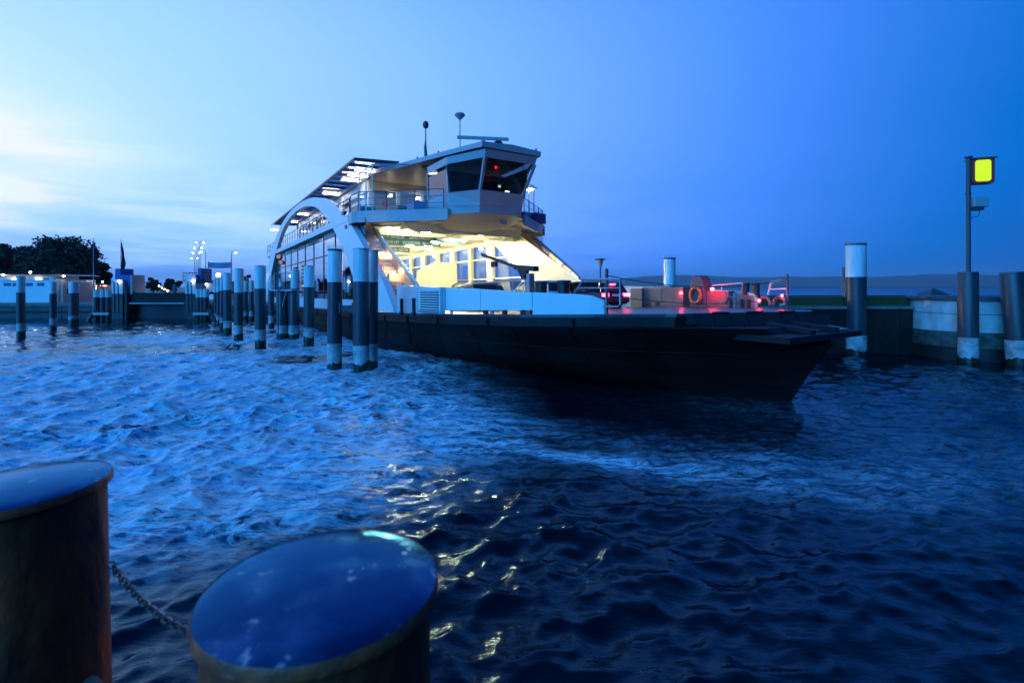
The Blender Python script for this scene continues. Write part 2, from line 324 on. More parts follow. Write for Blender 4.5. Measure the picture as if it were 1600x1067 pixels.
me = bpy.data.meshes.new('water'); me.vertices.add(len(co)); me.vertices.foreach_set('co', co.ravel())
me.loops.add(quads.size); me.loops.foreach_set('vertex_index', quads.ravel().astype(np.int32)); me.polygons.add(len(quads))
me.polygons.foreach_set('loop_start', np.arange(0, quads.size, 4, dtype=np.int32)); me.polygons.foreach_set('loop_total', np.full(len(quads), 4, np.int32))
me.update(calc_edges=True); me.polygons.foreach_set('use_smooth', np.ones(len(quads), bool))
for nm, arr in (('wash', wash), ('crest', crest)):
    a = me.attributes.new(nm, 'FLOAT', 'POINT'); a.data.foreach_set('value', arr.reshape(-1).astype(np.float32))
wm = bpy.data.materials.new('harbour_water'); wm.use_nodes = True; N = wm.node_tree.nodes; L = wm.node_tree.links
pb = N['Principled BSDF']
tc = nd('ShaderNodeTexCoord'); aw = nd('ShaderNodeAttribute', attribute_name='wash'); ac = nd('ShaderNodeAttribute', attribute_name='crest')
def noise_node(scale, det, rough=.55, dist=0., vec=None):
    n = nd('ShaderNodeTexNoise'); n.inputs['Scale'].default_value = scale; n.inputs['Detail'].default_value = det; n.inputs['Roughness'].default_value = rough; n.inputs['Distortion'].default_value = dist
    L.new(vec or tc.outputs['Object'], n.inputs['Vector']); return n.outputs[0]
mpf = nd('ShaderNodeMapping'); mpf.inputs['Rotation'].default_value = (0, 0, R_(-20)); mpf.inputs['Scale'].default_value = (.55, 1.5, 1); L.new(tc.outputs['Object'], mpf.inputs[0])
f1 = noise_node(.8, 10, .7, 1.6, mpf.outputs[0]); f2 = noise_node(2.6, 9, .72, 1.0, mpf.outputs[0])
ridge = mth('SUBTRACT', 1.0, mth('MULTIPLY', mth('ABSOLUTE', mth('SUBTRACT', f1, .5)), 17.0), clamp=True)      # stringy foam lines
ridge2 = mth('SUBTRACT', 1.0, mth('MULTIPLY', mth('ABSOLUTE', mth('SUBTRACT', f2, .5)), 11.0), clamp=True)
foam = mth('MULTIPLY', mth('ADD', mth('MULTIPLY', ridge, 1.35), mth('MULTIPLY', ridge2, 1.0)), mth('MULTIPLY', mth('MINIMUM', mth('MULTIPLY', aw.outputs['Fac'], 1.9), 1.0), smooth(f2, .30, .58)), clamp=True)
spark = mth('MULTIPLY', ac.outputs['Fac'], smooth(f2, .47, .66))
foam = mth('ADD', foam, spark, clamp=True)
mix1 = nd('ShaderNodeMix', data_type='RGBA'); L.new(mth('MULTIPLY', aw.outputs['Fac'], mth('MULTIPLY_ADD', smooth(f1, .36, .64), .85, .12), clamp=True), mix1.inputs[0])
mix1.inputs[6].default_value = (.0004, .0045, .009, 1); mix1.inputs[7].default_value = (.003, .27, .56, 1)      # clear deep water / water full of air bubbles
mix2 = nd('ShaderNodeMix', data_type='RGBA'); L.new(foam, mix2.inputs[0]); L.new(mix1.outputs[2], mix2.inputs[6]); mix2.inputs[7].default_value = (.55, .70, .76, 1)
mpw = nd('ShaderNodeMapping'); mpw.inputs['Rotation'].default_value = (0, 0, R_(25)); mpw.inputs['Scale'].default_value = (.6, 1.5, 1); L.new(tc.outputs['Object'], mpw.inputs[0])
bn1 = nd('ShaderNodeBump'); L.new(mth('MULTIPLY_ADD', aw.outputs['Fac'], .34, .20), bn1.inputs['Strength']); bn1.inputs['Distance'].default_value = .02
rn = mth('SUBTRACT', 1.0, mth('ABSOLUTE', mth('MULTIPLY_ADD', noise_node(3.4, 5, .6, .6, mpw.outputs[0]), 2.0, -1.0)))          # sharp little crests
L.new(mth('ADD', mth('ADD', mth('MULTIPLY', rn, 1.7), noise_node(9, 4, .6, .3, mpw.outputs[0])), mth('MULTIPLY', noise_node(1.6, 3, .5, .2, mpw.outputs[0]), 2.0)), bn1.inputs['Height'])
gls = nd('ShaderNodeBsdfGlossy'); gls.inputs['Color'].default_value = (.56, .84, 1.0, 1)
L.new(mth('MULTIPLY_ADD', foam, .4, .022), gls.inputs['Roughness']); L.new(bn1.outputs[0], gls.inputs['Normal'])
dif = nd('ShaderNodeBsdfDiffuse'); L.new(mix2.outputs[2], dif.inputs['Color']); L.new(bn1.outputs[0], dif.inputs['Normal'])
fre = nd('ShaderNodeFresnel'); fre.inputs['IOR'].default_value = 1.34; L.new(bn1.outputs[0], fre.inputs['Normal'])
msh = nd('ShaderNodeMixShader'); L.new(mth('MULTIPLY', fre.outputs[0], mth('MULTIPLY_ADD', foam, -.7, 1.0)), msh.inputs[0]); L.new(dif.outputs[0], msh.inputs[1]); L.new(gls.outputs[0], msh.inputs[2])
L.new(msh.outputs[0], N['Material Output'].inputs['Surface']); N.remove(pb)
me.materials.append(wm); wat = bpy.data.objects.new('water', me); COL.objects.link(wat); tag(wat, kind='structure')

# ---------------------------------------------------------------- far shore: low wooded hills across the lake
def ridge_mesh(name, dist, az0, az1, hfun, depth, m, base=-8):
    b = MB(); n = 160; prof = []
    for i in range(n + 1):
        a = az0 + (az1 - az0) * i / n; h = hfun(i / n)
        prof.append([(math.sin(a) * (dist + dd), math.cos(a) * (dist + dd), zz) for dd, zz in ((0, base), (depth * .3, h * .45), (depth * .6, h * .85), (depth, h), (depth * 1.6, base))])
    k = len(prof[0]); b.add([p for q in prof for p in q], [(i * k + j, (i + 1) * k + j, (i + 1) * k + j + 1, i * k + j + 1) for i in range(n) for j in range(k - 1)])
    return tag(b.build(name, m, smooth=True), kind='structure')
hn = lambda t, s: float(vnoise(np.array([t * 9 + s]), np.array([s * 1.0]), 77, 5)[0])
ridge_mesh('hills', 5200, R_(-20), R_(75), lambda t: 45 + 130 * hn(t, 3.3) * min(1, .35 + t * 1.5), 900, 'hill')
ridge_mesh('hills', 7000, R_(-12), R_(80), lambda t: 40 + 150 * hn(t, 8.1), 1200, 'hill')

# ---------------------------------------------------------------- left shore: quay with ground behind it
QY, QZ = 52.0, 1.52
qw = tag(empty('quay_wall', (0, QY, 0)), 'dark concrete quay wall along the landing, behind the piles', 'quay wall')
for i in range(14):
    x0 = -70 + i * 3.9
    if x0 > -17: break
    MB().b2(x0 + .03, x0 + 3.87, 0, 1.2, -2.5, QZ - .28).build('wall_panel', 'quay', qw)
MB().b2(-70, -15.4, -.12, 1.2, QZ - .28, QZ).build('coping', 'concrete', qw)
MB().b2(-70, -15.4, -.10, 0, .55, .72).build('fender_beam', 'fender', qw)
tag(MB().add([(-400, QY + 1.2, QZ - .02), (-15.4, QY + 1.2, QZ - .02), (-15.4, 130, QZ - .02), (40, 330, QZ - .02), (-400, 600, QZ - .02)], [(0, 1, 2, 3, 4)]).build('quay_ground', 'paving'), kind='structure')

# ---------------------------------------------------------------- right: breakwater with turf on top
bw = tag(empty('breakwater', (0, 24.6, 0)), 'dark stone breakwater with turf on top behind the ferry bow', 'breakwater')
for i in range(16):
    x0 = 11.2 + i * 2.6
    MB().b2(x0 + .015, x0 + 2.585, 0, 2.2, -2.5, 2.16 + .01 * (i % 2)).build('wall_block', 'wetwall', bw)
MB().b2(11.2, 52.8, -.15, 2.4, 2.18, 2.32).build('ledge', 'concrete', bw)
MB().b2(11.2, 52.8, .35, 2.2, 2.32, 2.76).build('turf_bank', 'grass', bw)
MB().b2(11.2, 52.8, 2.2, 2.5, 2.18, 2.80).build('parapet', 'wetwall', bw)
bp = MB(); bp.lathe([(.05, 2.72), (.05, 3.05)], 8); o = bp.build('post', 'black', None)
ro = tag(empty('beacon_hut', at(1457, 27.2, z=0)), 'small dark pyramid roofed hut on the breakwater', 'hut')
MB().b2(-.42, .42, -.42, .42, 2.0, 2.83).build('wall', 'wetwall', ro); MB().add([(-.55, -.55, 2.83), (.55, -.55, 2.83), (.55, .55, 2.83), (-.55, .55, 2.83), (0, 0, 3.2)], [(0, 1, 4), (1, 2, 4), (2, 3, 4), (3, 0, 4), (3, 2, 1, 0)]).build('roof', 'darkframe', ro)
bpy.data.objects.remove(o)

cx_, cy_ = at(1512, 24.0, z=0)[:2]
ca = tag(empty('concrete_dolphin', (cx_, cy_, 0)), 'round pale concrete dolphin with dark cap beside the lamp pile', 'dolphin')
def ring_noise(b, r, z0, z1, n=40):
    return b.lathe([(r, z0), (r, (z0 + z1) / 2), (r, z1)], n)
ring_noise(MB(), 2.28, -2, .55).build('wet_base', 'wetwall', ca, True); ring_noise(MB(), 2.25, .55, 1.25).build('algae_band', 'algae', ca, True)
ring_noise(MB(), 2.22, 1.25, 2.03).build('lower_ring', 'caisson', ca, True); ring_noise(MB(), 2.22, 2.06, 2.66).build('upper_ring', 'caisson', ca, True)
MB().lathe([(2.19, 2.02), (2.19, 2.07)], 40).build('joint', 'algae', ca)
MB().lathe([(2.36, 2.66), (2.36, 2.80), (2.3, 2.83)], 40).build('cap', 'darkframe', ca)

# ---------------------------------------------------------------- mooring piles
def pile(px, wy, wpx, ty, by=None, ly=None, wety=None, label='', group=None, lean=0., crown=False, Y=None, name='mooring_pile', dup_z=None):
    Y = Y or depth_of(wy); x, y, _ = at(px, Y, z=0); th = math.atan(abs(px - 800) / FPX)
    r = wpx * Y / FPX * math.cos(th) / 2
    zf = lambda p: EYE + (HY - p) / FPX * Y
    pr = random.Random(int(px * 7 + wy)); o = empty(name, (x, y, 0)); o.rotation_euler = (R_(pr.uniform(-.5, .5)), lean + R_(pr.uniform(-.35, .35)), pr.uniform(0, 6))
    if abs(lean) > .02: o.rotation_euler = (0, lean, 0)
    top = zf(ty); zb = zf(by) if by else None; zl = zf(ly) if ly else .95; zw = zf(wety) if wety else .33
    n = 28
    wf = MB().lathe([(r * 1.012, -3), (r * 1.012, zw - .12), (r * 1.010, zw), (r * .998, zw + .02)], n); ph = [pr.uniform(0, 6) for _ in range(4)]
    for q_ in range(n):
        dz = sum(a_ * math.sin(q_ * f_ * 2 * math.pi / n + ph[i_]) for i_, (a_, f_) in enumerate(((.06, 1), (.035, 3), (.025, 7), (.02, 11))))
        for lv in (2, 3): vx = wf.v[lv * n + q_]; wf.v[lv * n + q_] = (vx[0], vx[1], vx[2] + dz)
    wf.build('wet_foot', 'pile_wet', o, True)
    MB().lathe([(r, zw - .3), (r, zl)], n).build('pale_band', 'pile_pale', o, True)
    if zb:
        MB().lathe([(r * 1.005, zl), (r * 1.005, zb)], n).build('dark_shaft', 'pile_dark', o, True)
        MB().lathe([(r, zb), (r, top - .10), (r * .97, top - .06)], n).build('white_top', 'pile_white', o, True)
        if crown:
            MB().lathe([(r * 1.04, top - .12), (r * 1.04, top - .04), (r * .9, top - .03)], n).build('crown_ring', 'darkframe', o, True)
            for k in range(22):
                a = 2 * math.pi * k / 22
                MB().lathe([(.012, top - .04), (.008, top + .09)], 5, (r * 1.0 * math.cos(a), r * 1.0 * math.sin(a), 0)).build('spike', 'steel', o)
        else: MB().lathe([(r * 1.02, top - .06), (r * 1.02, top - .02), (r * .6, top + .015)], n).build('cap', 'steel', o, True)
    else:
        MB().lathe([(r * 1.005, zl), (r * 1.005, top - .03), (r * .96, top)], n).build('dark_shaft', 'pile_dark', o, True)
    return tag(o, label, 'pile', group)
G1 = 'banded mooring piles along the berth'; G2 = 'banded piles on the left'
pile(33, 527, 15, 431, 457, 505, 518, 'leftmost banded mooring pile standing alone in open water', G2)
pile(83, 516, 12, 440, 459, 497, 508, 'thin banded pile in front of the white kiosk corner', G2)
pile(115, 508, 17, 440, 458, 493, 499, 'stout banded pile just right of the white kiosk', G2)
pile(337, 501.5, 7, 435.7, 457, 489.6, 497, 'farthest banded pile of the long row by the landing', G1)
pile(341.5, 507, 7.5, 434.6, 456, 493, 500, 'second farthest banded pile of the long row', G1)
pile(347, 515, 8.5, 432.5, 454, 496, 505, 'third farthest banded pile of the long row', G1)
pile(355.6, 524, 13.6, 426.5, 453, 501, 513, 'fourth banded pile of the long row, in front of thinner ones', G1)
pile(372.7, 532, 15, 419.6, 457, 508, 521, 'banded pile with ring cap, between the row and the ferry stern', G1)
pile(407, 542, 17.7, 415, 451, 515, 533, 'banded pile left of the arch foot and the orange signal lamps', G1)
pile(384, 499, 7.5, 438.5, 455.6, 486, 494, 'left of two short banded piles behind the row', G1)
pile(393, 500, 8, 438.5, 455.6, 486, 494, 'right of two short banded piles behind the row', G1)
pile(424, 513, 9.7, 431, 453, 493, 506, 'slim banded pile behind the signal lamp platform', G1)
pile(482.5, 540, 17, 415, 448.7, 512, 528, 'slightly leaning banded pile in front of the ferry windows', G1, lean=R_(-.9))
pile(522.7, 577, 23.7, 388, 440.7, 536, 567, 'near banded pile with a crown of spikes', G1, crown=True)
pile(564.5, 581, 26, 388, 440, 539, 566, 'nearest banded pile in front of the white arch leg', G1, lean=R_(-.4))
pile(579.5, 570, 22, 391, 440.5, 537, 563, 'banded pile half hidden behind the nearest one', G1, Y=depth_of(581) + 1.3)
def brace():
    Y = depth_of(578) + .1; a = at(531, Y, 481); b = at(553, Y, 481); o = empty('pile_brace', a)
    MB().bar((0, 0, 0), (b[0] - a[0], 0, 0), .16, .2).build('beam', 'pile_dark', o)
    for e in (0, b[0] - a[0]): MB().b2(e - .05, e + .05, -.14, .14, -.2, .2).build('flange', 'darkframe', o)
    tag(o, 'dark steel brace bolted between the two nearest banded piles', 'brace')
brace()
for px, wpx, ty, lab in ((441.5, 19, 454, 'left'), (459, 17, 454, 'right')):
    o = pile(px, 529, wpx, ty, None, 508, 521, f'stout dark pile, {lab} of the pair under the signal platform', 'dark piles of the signal platform')
pile(439, 523, 7, 440, 448, 500, 515, 'short white topped pile behind the signal platform', G1, Y=depth_of(523))
pile(461, 522, 14, 421.7, 451, 500, 515, 'broad white topped pile behind the platform handrail', G1, Y=depth_of(522))
def platform():
    Y = depth_of(529); o = empty('signal_platform', at(449, Y, z=0)); X0 = at(449, Y, z=0)[0]
    zf = lambda p: EYE + (HY - p) / FPX * Y; xf = lambda p: (p - 800) / FPX * Y - X0
    z = zf(453); MB().b2(xf(428), xf(461), -.5, .5, z - .06, z).build('grating', 'steel', o)
    for px in (434, 446, 459): MB().tube([(xf(px), -.45, z), (xf(px), -.45, zf(427))], .02, 6).build('rail_post', 'steel', o)
    for py in (427, 439): MB().tube([(xf(434), -.45, zf(py)), (xf(459), -.45, zf(py))], .018, 6).build('rail', 'steel', o)
    MB().bar((xf(452), -.4, z - .05), (xf(444), -.3, z - 1.1), .04, .04).build('strut', 'steel', o)
    p = empty('signal_post', at(434.5, Y - .6, z=0)); zz = lambda q: EYE + (HY - q) / FPX * (Y - .6)
    MB().tube([(0, 0, -.4), (0, 0, zz(398))], .035, 8).build('pole', 'darkframe', p)
    for dx, py in ((.05, 401), (.18, 410)):
        h = MB().tube([(dx, -.02, zz(py)), (dx, .22, zz(py))], .15, 16).build('lamp_housing', 'black', p); MB().tube([(dx, -.05, zz(py)), (dx, -.021, zz(py))], .125, 16).build('lens', 'orange', h)
    for i in range(6): MB().tube([(0, 0, zz(416) - i * .14), (.16, 0, zz(416) - i * .14)], .012, 5).build('rung', 'steel', p)
    MB().tube([(.16, 0, zz(416)), (.16, 0, zz(416) - .9)], .014, 5).build('ladder_rail', 'steel', p)
    MB().b2(-.02, .14, -.08, .08, zz(436), zz(428)).build('control_box', 'black', p)
    tag(o, 'small steel platform with handrail on two dark piles', 'platform'); tag(p, 'dark post carrying two orange signal lamps by the platform', 'signal')
platform()
pile(1338, 553, 34, 380, 433, 523, 545, 'tall banded pile with ring crown right of the ferry bow', 'banded piles on the right', crown=True)
pile(1329, 550, 28, 418, None, 523, 545, 'dark pile tucked behind the tall banded pile by the bow', 'dark piles on the right', Y=depth_of(553) + 1.0)
pile(1513, 566, 35, 425, None, 527, 557, 'thick dark pile carrying the lit signal lamp', 'dark piles on the right')
pile(1592, 570, 42, 425, None, 530, 560, 'thick leaning dark pile at the right edge', 'dark piles on the right', lean=R_(-4.5))
pile(1046, 553, 19, 402, 447, 510, 520, 'white topped pile behind the ferry bow machinery', 'banded piles on the right', crown=True, Y=27.5)
def lamp_signal():
    Y = depth_of(566); x, y, _ = at(1513, Y, z=0); zf = lambda p: EYE + (HY - p) / FPX * Y; k = Y / FPX
    o = empty('signal_lamp', (x, y, zf(425)));  zb = zf(425); z = lambda p: zf(p) - zb
    MB().tube([(0, 0, -.3), (0, 0, z(246))], .085, 12).build('pole', 'darkframe', o, True)
    MB().lathe([(.15, z(247)), (.15, z(245))], 12).build('pole_cap', 'darkframe', o)
    MB().lathe([(.12, z(304)), (.12, z(302))], 12).build('collar', 'darkframe', o)
    r = Matrix.Rotation(R_(-24), 3, 'Z')
    h = MB().prism([(-.40 + dx, zz) for dx, zz in ((0, z(288) + .1), (.1, z(288)), (.75, z(288)), (.8, z(288) + .1), (.8, z(250)), (0, z(250)))], 1, -.22, .22).build('lamp_housing', 'red', o)
    h.location = (.52, 0, 0); h.rotation_euler = (0, 0, R_(-20))
    f = MB(); w2, a, c_ = .27, z(285), z(252)
    pts = []
    for cx, cz, a0 in ((w2 - .1, c_ - .1, 0), (-w2 + .1, c_ - .1, 90), (-w2 + .1, a + .1, 180), (w2 - .1, a + .1, 270)):
        pts += [(cx + .1 * math.cos(R_(a0 + t)), cz + .1 * math.sin(R_(a0 + t))) for t in (0, 30, 60, 90)]
    lf = f.prism(pts, 1, -.245, -.222).build('lit_face', 'signal', h)
    MB().b2(-.46, .46, -.3, .26, z(250), z(249) + .02).build('visor', 'darkframe', h)
    MB().tube([(0, 0, z(262)), (.3, 0, z(262))], .03, 6).build('bracket', 'darkframe', o); MB().tube([(0, 0, z(280)), (.3, 0, z(280))], .03, 6).build('bracket', 'darkframe', o)
    MB().b2(.1, .72, -.2, .2, z(324), z(309)).build('junction_box', 'grey', o, bevel=.02); MB().b2(.05, .55, -.15, .15, z(329), z(325)).build('shelf', 'darkframe', o)
    MB().tube([(.5, 0, z(329)), (.45, 0, z(337)), (.1, 0, z(341))], .015, 6).build('cable', 'black', o)
    tag(o, 'tall pole with lit yellow green signal panel in a red housing', 'signal lamp')
lamp_signal()

# ================================================================ THE FERRY
# local frame: x forward (0 at the stem's waterline), y away from the camera, z up; the bow rides a little high
aft = Vector(((290 - 800) / FPX, 1, (HY - 460) / FPX)).normalized(); FX = -aft; FYv = Vector((0, 0, 1)).cross(FX).normalized(); FZ = FX.cross(FYv)
sy = EYE * FPX / (628 - HY); FO = Vector(((1235 - 800) / FPX * sy, sy, 0))
ferry = empty('car_ferry', FO); ferry.rotation_euler = Matrix((FX, FYv, FZ)).transposed().to_euler()
tag(ferry, 'large white and black car ferry with arched sides and lit car deck', 'ferry')
FR = Matrix((FX, FYv, FZ))
def fl(px, py, ax, val):
    """survey: ferry-local point where the ray through a photo pixel meets the local plane axis ax = val"""
    r = FR @ Vector(((px - 800) / FPX, 1, (HY - py) / FPX)); c = FR @ (Vector((0, 0, EYE)) - FO); return c + r * ((val - c[ax]) / r[ax])
MID = -38.0
def P(name, mb, m, parent=ferry, **k): return mb.build(name, m, parent, **k)
def interp(x, tab): return float(np.interp(x, [t[0] for t in tab], [t[1] for t in tab]))
SHEER = [(0, 2.53), (3, 2.52), (8, 2.42), (14, 2.28), (22, 2.15), (38, 2.08)]
DECKW = [(.9, 2.3), (2, 2.95), (3.5, 4.3), (5.5, 5.6), (9, 6.4), (12, 6.5), (38, 6.5)]
def s_of(x): return -x if x > MID else -(2 * MID - x)          # distance from the nearer end
zd = lambda x: interp(s_of(x), SHEER); dw = lambda x: interp(s_of(x), DECKW)
# hull
ST = [0, .35, .9, 1.6, 2.6, 4, 6, 8.5, 11, 14, 18, 24, 31, 38]
WL = [(0, .02), (1, .55), (2.1, 1.0), (4.1, 1.63), (6.6, 2.3), (10, 3.0), (14, 4.1), (18.6, 5.8), (22, 6.1), (38, 6.2)]
W2 = [(0, .02), (.9, 1.0), (2, 1.9), (4, 3.1), (7, 4.5), (10, 5.3), (14, 5.9), (18, 6.15), (38, 6.25)]
W3 = [(0, .05), (.9, 1.7), (2, 2.6), (3.5, 4.0), (5.5, 5.3), (9, 6.1), (12, 6.3), (38, 6.33)]
LEV = [(-1.6, lambda s: interp(s, WL) * .8), (0, lambda s: interp(s, WL)), (.85, lambda s: interp(s, W2)), (1.0, lambda s: interp(s, W2) * 1.02), (1.86, lambda s: interp(s, W3))]
hb = MB(); vs = []
stations = [(s, 1) for s in ST] + [(s, -1) for s in ST[-2::-1]]
for s, e in stations:
    for sd_ in (-1, 1):
        for z, f in LEV:
            x = .6 * z - s if e > 0 else 2 * MID - (.6 * z - s)
            zz = z if z < 1.8 else max(1.86, zd(-s if e > 0 else 2 * MID + s) - .36)
            if s < .9 and z > 1.8: zz = 1.72
            vs.append((x, sd_ * f(s), zz))
nl = len(LEV); fs = []
for i in range(len(stations) - 1):
    for h in (0, 1):
        for j in range(nl - 1):
            a = (i * 2 + h) * nl + j; b = ((i + 1) * 2 + h) * nl + j; q = (a, b, b + 1, a + 1); fs.append(q if h == 0 else q[::-1])
    a = i * 2 * nl; fs.append((a + nl - 1, a + 2 * nl + nl - 1, a + 3 * nl + nl - 1, a + nl + nl - 1))
hb.add(vs, fs); hull = P('hull', hb, 'hull', smooth=True)
for s in (3.2, 5.0, 7.0, 9.2, 11.6, 14.2, 17.0, 20.0, 23.2, 26.5):
    pts = [(.6 * z - s, -(f(s) + .004), z if z < 1.8 else max(1.86, zd(-s) - .37)) for z, f in LEV[1:]]
    P('weld_seam', MB().tube(pts, .016, 5), 'hull', hull)
P('weld_seam', MB().tube([(.6 * 1.43 - s, -((LEV[3][1](s) + LEV[4][1](s)) / 2 + .004), 1.43) for s in ST[2:12]], .014, 5), 'hull', hull)
# deck slab with its heavy rubbing strake
xs_ = [-1.74, -2, -2.8, -3.5, -4.5, -5.5, -7, -9, -12, -14, -18, -24, -31, -38]; xs_ = xs_ + [2 * MID - x for x in xs_[-2::-1]]
def strip(inset, z0, z1):
    b = MB(); v = []
    for x in xs_:
        w_ = dw(x) - inset; v += [(x, -w_, zd(x) + z0), (x, w_, zd(x) + z0), (x, w_, zd(x) + z1), (x, -w_, zd(x) + z1)]
    n = len(xs_); f = [(i * 4 + j, (i + 1) * 4 + j, (i + 1) * 4 + (j + 1) % 4, i * 4 + (j + 1) % 4) for i in range(n - 1) for j in range(4)]
    return b.add(v, f + [(3, 2, 1, 0), tuple((n - 1) * 4 + k for k in range(4))])
P('rubbing_strake', strip(0, -.37, -.09), 'fender'); P('car_deck', strip(.08, -.088, 0), 'deck')
for sd_ in (-1, 1):                                    # vertical fender bars on the strake, bow half
    for x in np.arange(-4, -34, -2.9):
        P('fender_bar', MB().bar((x, sd_ * (dw(x) + .02), zd(x) - .40), (x, sd_ * (dw(x) + .02), zd(x) - .12), .12, .09, (1, 0, 0)), 'fender')
# bow ramp: hinged flaps lying on a fixed lip
HA, HB = Vector((-1.62, -2.06, 2.53)), Vector((.02, 2.1, 2.53))         # hinge line
P('bow_deck_wedge', MB().prism([(-1.75, -2.3), (-1.66, -2.06), (-.02, 2.1), (-.5, 2.5), (-1.75, 2.6)], 2, 2.2, 2.526), 'deck')
for i in range(8):
    a_, b_ = HA.lerp(HB, (i + .03) / 8), HA.lerp(HB, (i + .97) / 8); d_ = Vector((.20, -.07, -.46)); th = Vector((-.08, .03, 0)); up = .015 * math.sin(i * 2.3)
    P('ramp_flap', MB().hexa([a_, b_, b_ + d_, a_ + d_ + Vector((0, 0, up))], [a_ + th, b_ + th, b_ + d_ + th, a_ + d_ + th]), 'flap')
    if i % 2: P('flap_hinge', MB().tube([a_ + Vector((.01, 0, .0)), b_ + Vector((.01, 0, .0))], .035, 8), 'fender')
P('bow_lip', MB().hexa([(-1.7, -2.0, 2.04), (-.6, 2.05, 2.06), (1.0, 2.05, 2.0), (1.05, -1.95, 2.0)], [(-1.7, -2.0, 1.86), (-.6, 2.05, 1.86), (1.0, 2.05, 1.84), (1.05, -1.95, 1.84)]), 'fender')
P('bow_cheek', MB().hexa([(-3.4, -3.9, 2.14), (-1.45, -2.2, 2.14), (-1.45, -1.9, 2.14)], [(-1.8, -2.2, 1.86), (-1.35, -2.05, 1.86), (-1.35, -1.9, 1.86)]), 'fender')
for y0, x1 in ((-1.45, .15), (-.15, .55), (1.0, .8)):
    P('lip_plate', MB().hexa([(x1 - .55, y0, 2.05), (x1 - .55, y0 + .75, 2.05), (x1, y0 + .75, 2.03), (x1, y0, 2.03)], [(x1 - .55, y0, 2.13), (x1 - .55, y0 + .75, 2.13), (x1, y0 + .7, 2.06), (x1, y0 + .05, 2.06)]), 'plate')
for y0 in (-.55, .75): P('lip_finger', MB().bar((-.3, y0, 2.22), (.85, y0 + .15, 2.06), .34, .12), 'fender')
# ---- bulwarks: panels with seams, round-cornered at the bow end
BT = [(3.2, 3.06), (4, 3.11), (8, 3.33), (12, 3.46), (15.7, 3.6), (18, 3.7)]
def bulwark(sd_, m):
    seams = [-3.3, -5.2, -7.4, -9.6, -11.9, -14.3]
    for i, (x0, x1) in enumerate(zip(seams[:-1], seams[1:])):
        b = MB(); pts = np.linspace(x0 - .012, x1 + .012, 7); v = []
        for k, x in enumerate(pts):
            y = sd_ * (dw(x) - .16); zt = interp(-x, BT); zb = zd(x) + (.14 if -9.6 < x < -5.2 and i in (1, 2) else -.02)
            if i == 0 and k == 0: zt -= .16
            if i == 0 and k == 1: zt -= .02
            v += [(x, y - .05, zb), (x, y + .05, zb), (x, y + .05, zt), (x, y - .05, zt)]
        n = 7; b.add(v, [(q * 4 + j, (q + 1) * 4 + j, (q + 1) * 4 + (j + 1) % 4, q * 4 + (j + 1) % 4) for q in range(n - 1) for j in range(4)] + [(3, 2, 1, 0), (24, 25, 26, 27)])
        P('bulwark_panel', b, m)
        P('bulwark_stay', MB().bar((x1 + .3, sd_ * (dw(x1 + .3) - .34), zd(x1)), (x1 + .3, sd_ * (dw(x1 + .3) - .34), interp(-x1, BT) - .1), .08, .14, (1, 0, 0)), m)
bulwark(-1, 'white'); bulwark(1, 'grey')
for x in (-5.6, -6.4, -7.3): P('scupper_block', MB().b2(x, x + .18, -(dw(x) - .14), -(dw(x) - .24), zd(x), zd(x) + .15), 'black')
# vent grille on the near bulwark
gv0, gv1 = fl(660, 454, 1, -6.45), fl(689, 488, 1, -6.45)
gx0, gx1, gz0, gz1 = gv0.x, gv1.x, gv1.z, gv0.z
gy = -6.42
vent = P('vent_frame', MB().b2(gx0 - .1, gx1 + .12, gy - .12, gy - .02, gz0 - .06, gz1 + .12).b2(gx0 - .1, gx1 + .12, gy + .0, gy + .1, gz0 - .06, gz1 + .1), 'white')
P('vent_recess', MB().b2(gx0, gx1, gy - .125, gy - .115, gz0 + .06, gz1), 'black', vent)
for k in range(8):
    z = gz0 + .1 + (gz1 - gz0 - .12) * k / 7.4
    P('louvre', MB().b2(gx0, gx1, gy - .17, gy - .12, z, z + .045), 'white', vent)
P('vent_sill', MB().b2(gx0 - .08, gx1 + .06, gy - .2, gy - .12, gz0 - .02, gz0 + .04), 'steel', vent)
def bitt(x, y, h, r, n='mooring_bitt'):
    o = P(n, MB().lathe([(r, -.1), (r, h - .08), (r * 1.15, h - .07), (r * 1.15, h), (r * .9, h + .02)], 18, (x, y, zd(x))), 'black', smooth=True); return o
for px in (627, 646): p_ = fl(px, 488, 1, -6.45); bitt(p_.x, -6.42, .62, .085); P('bitt_base', MB().b2(p_.x - .14, p_.x + .14, -6.5, -6.26, zd(p_.x) - .01, zd(p_.x) + .06), 'black')
for px in (846, 881):
    p_ = fl(px, 462, 1, -4.6); o = MB().lathe([(.19, zd(p_.x)), (.19, 3.44), (.23, 3.45), (.23, 3.52), (.18, 3.54)], 20, (p_.x, -4.6, 0)).build('mooring_bollard', 'black', ferry, True)
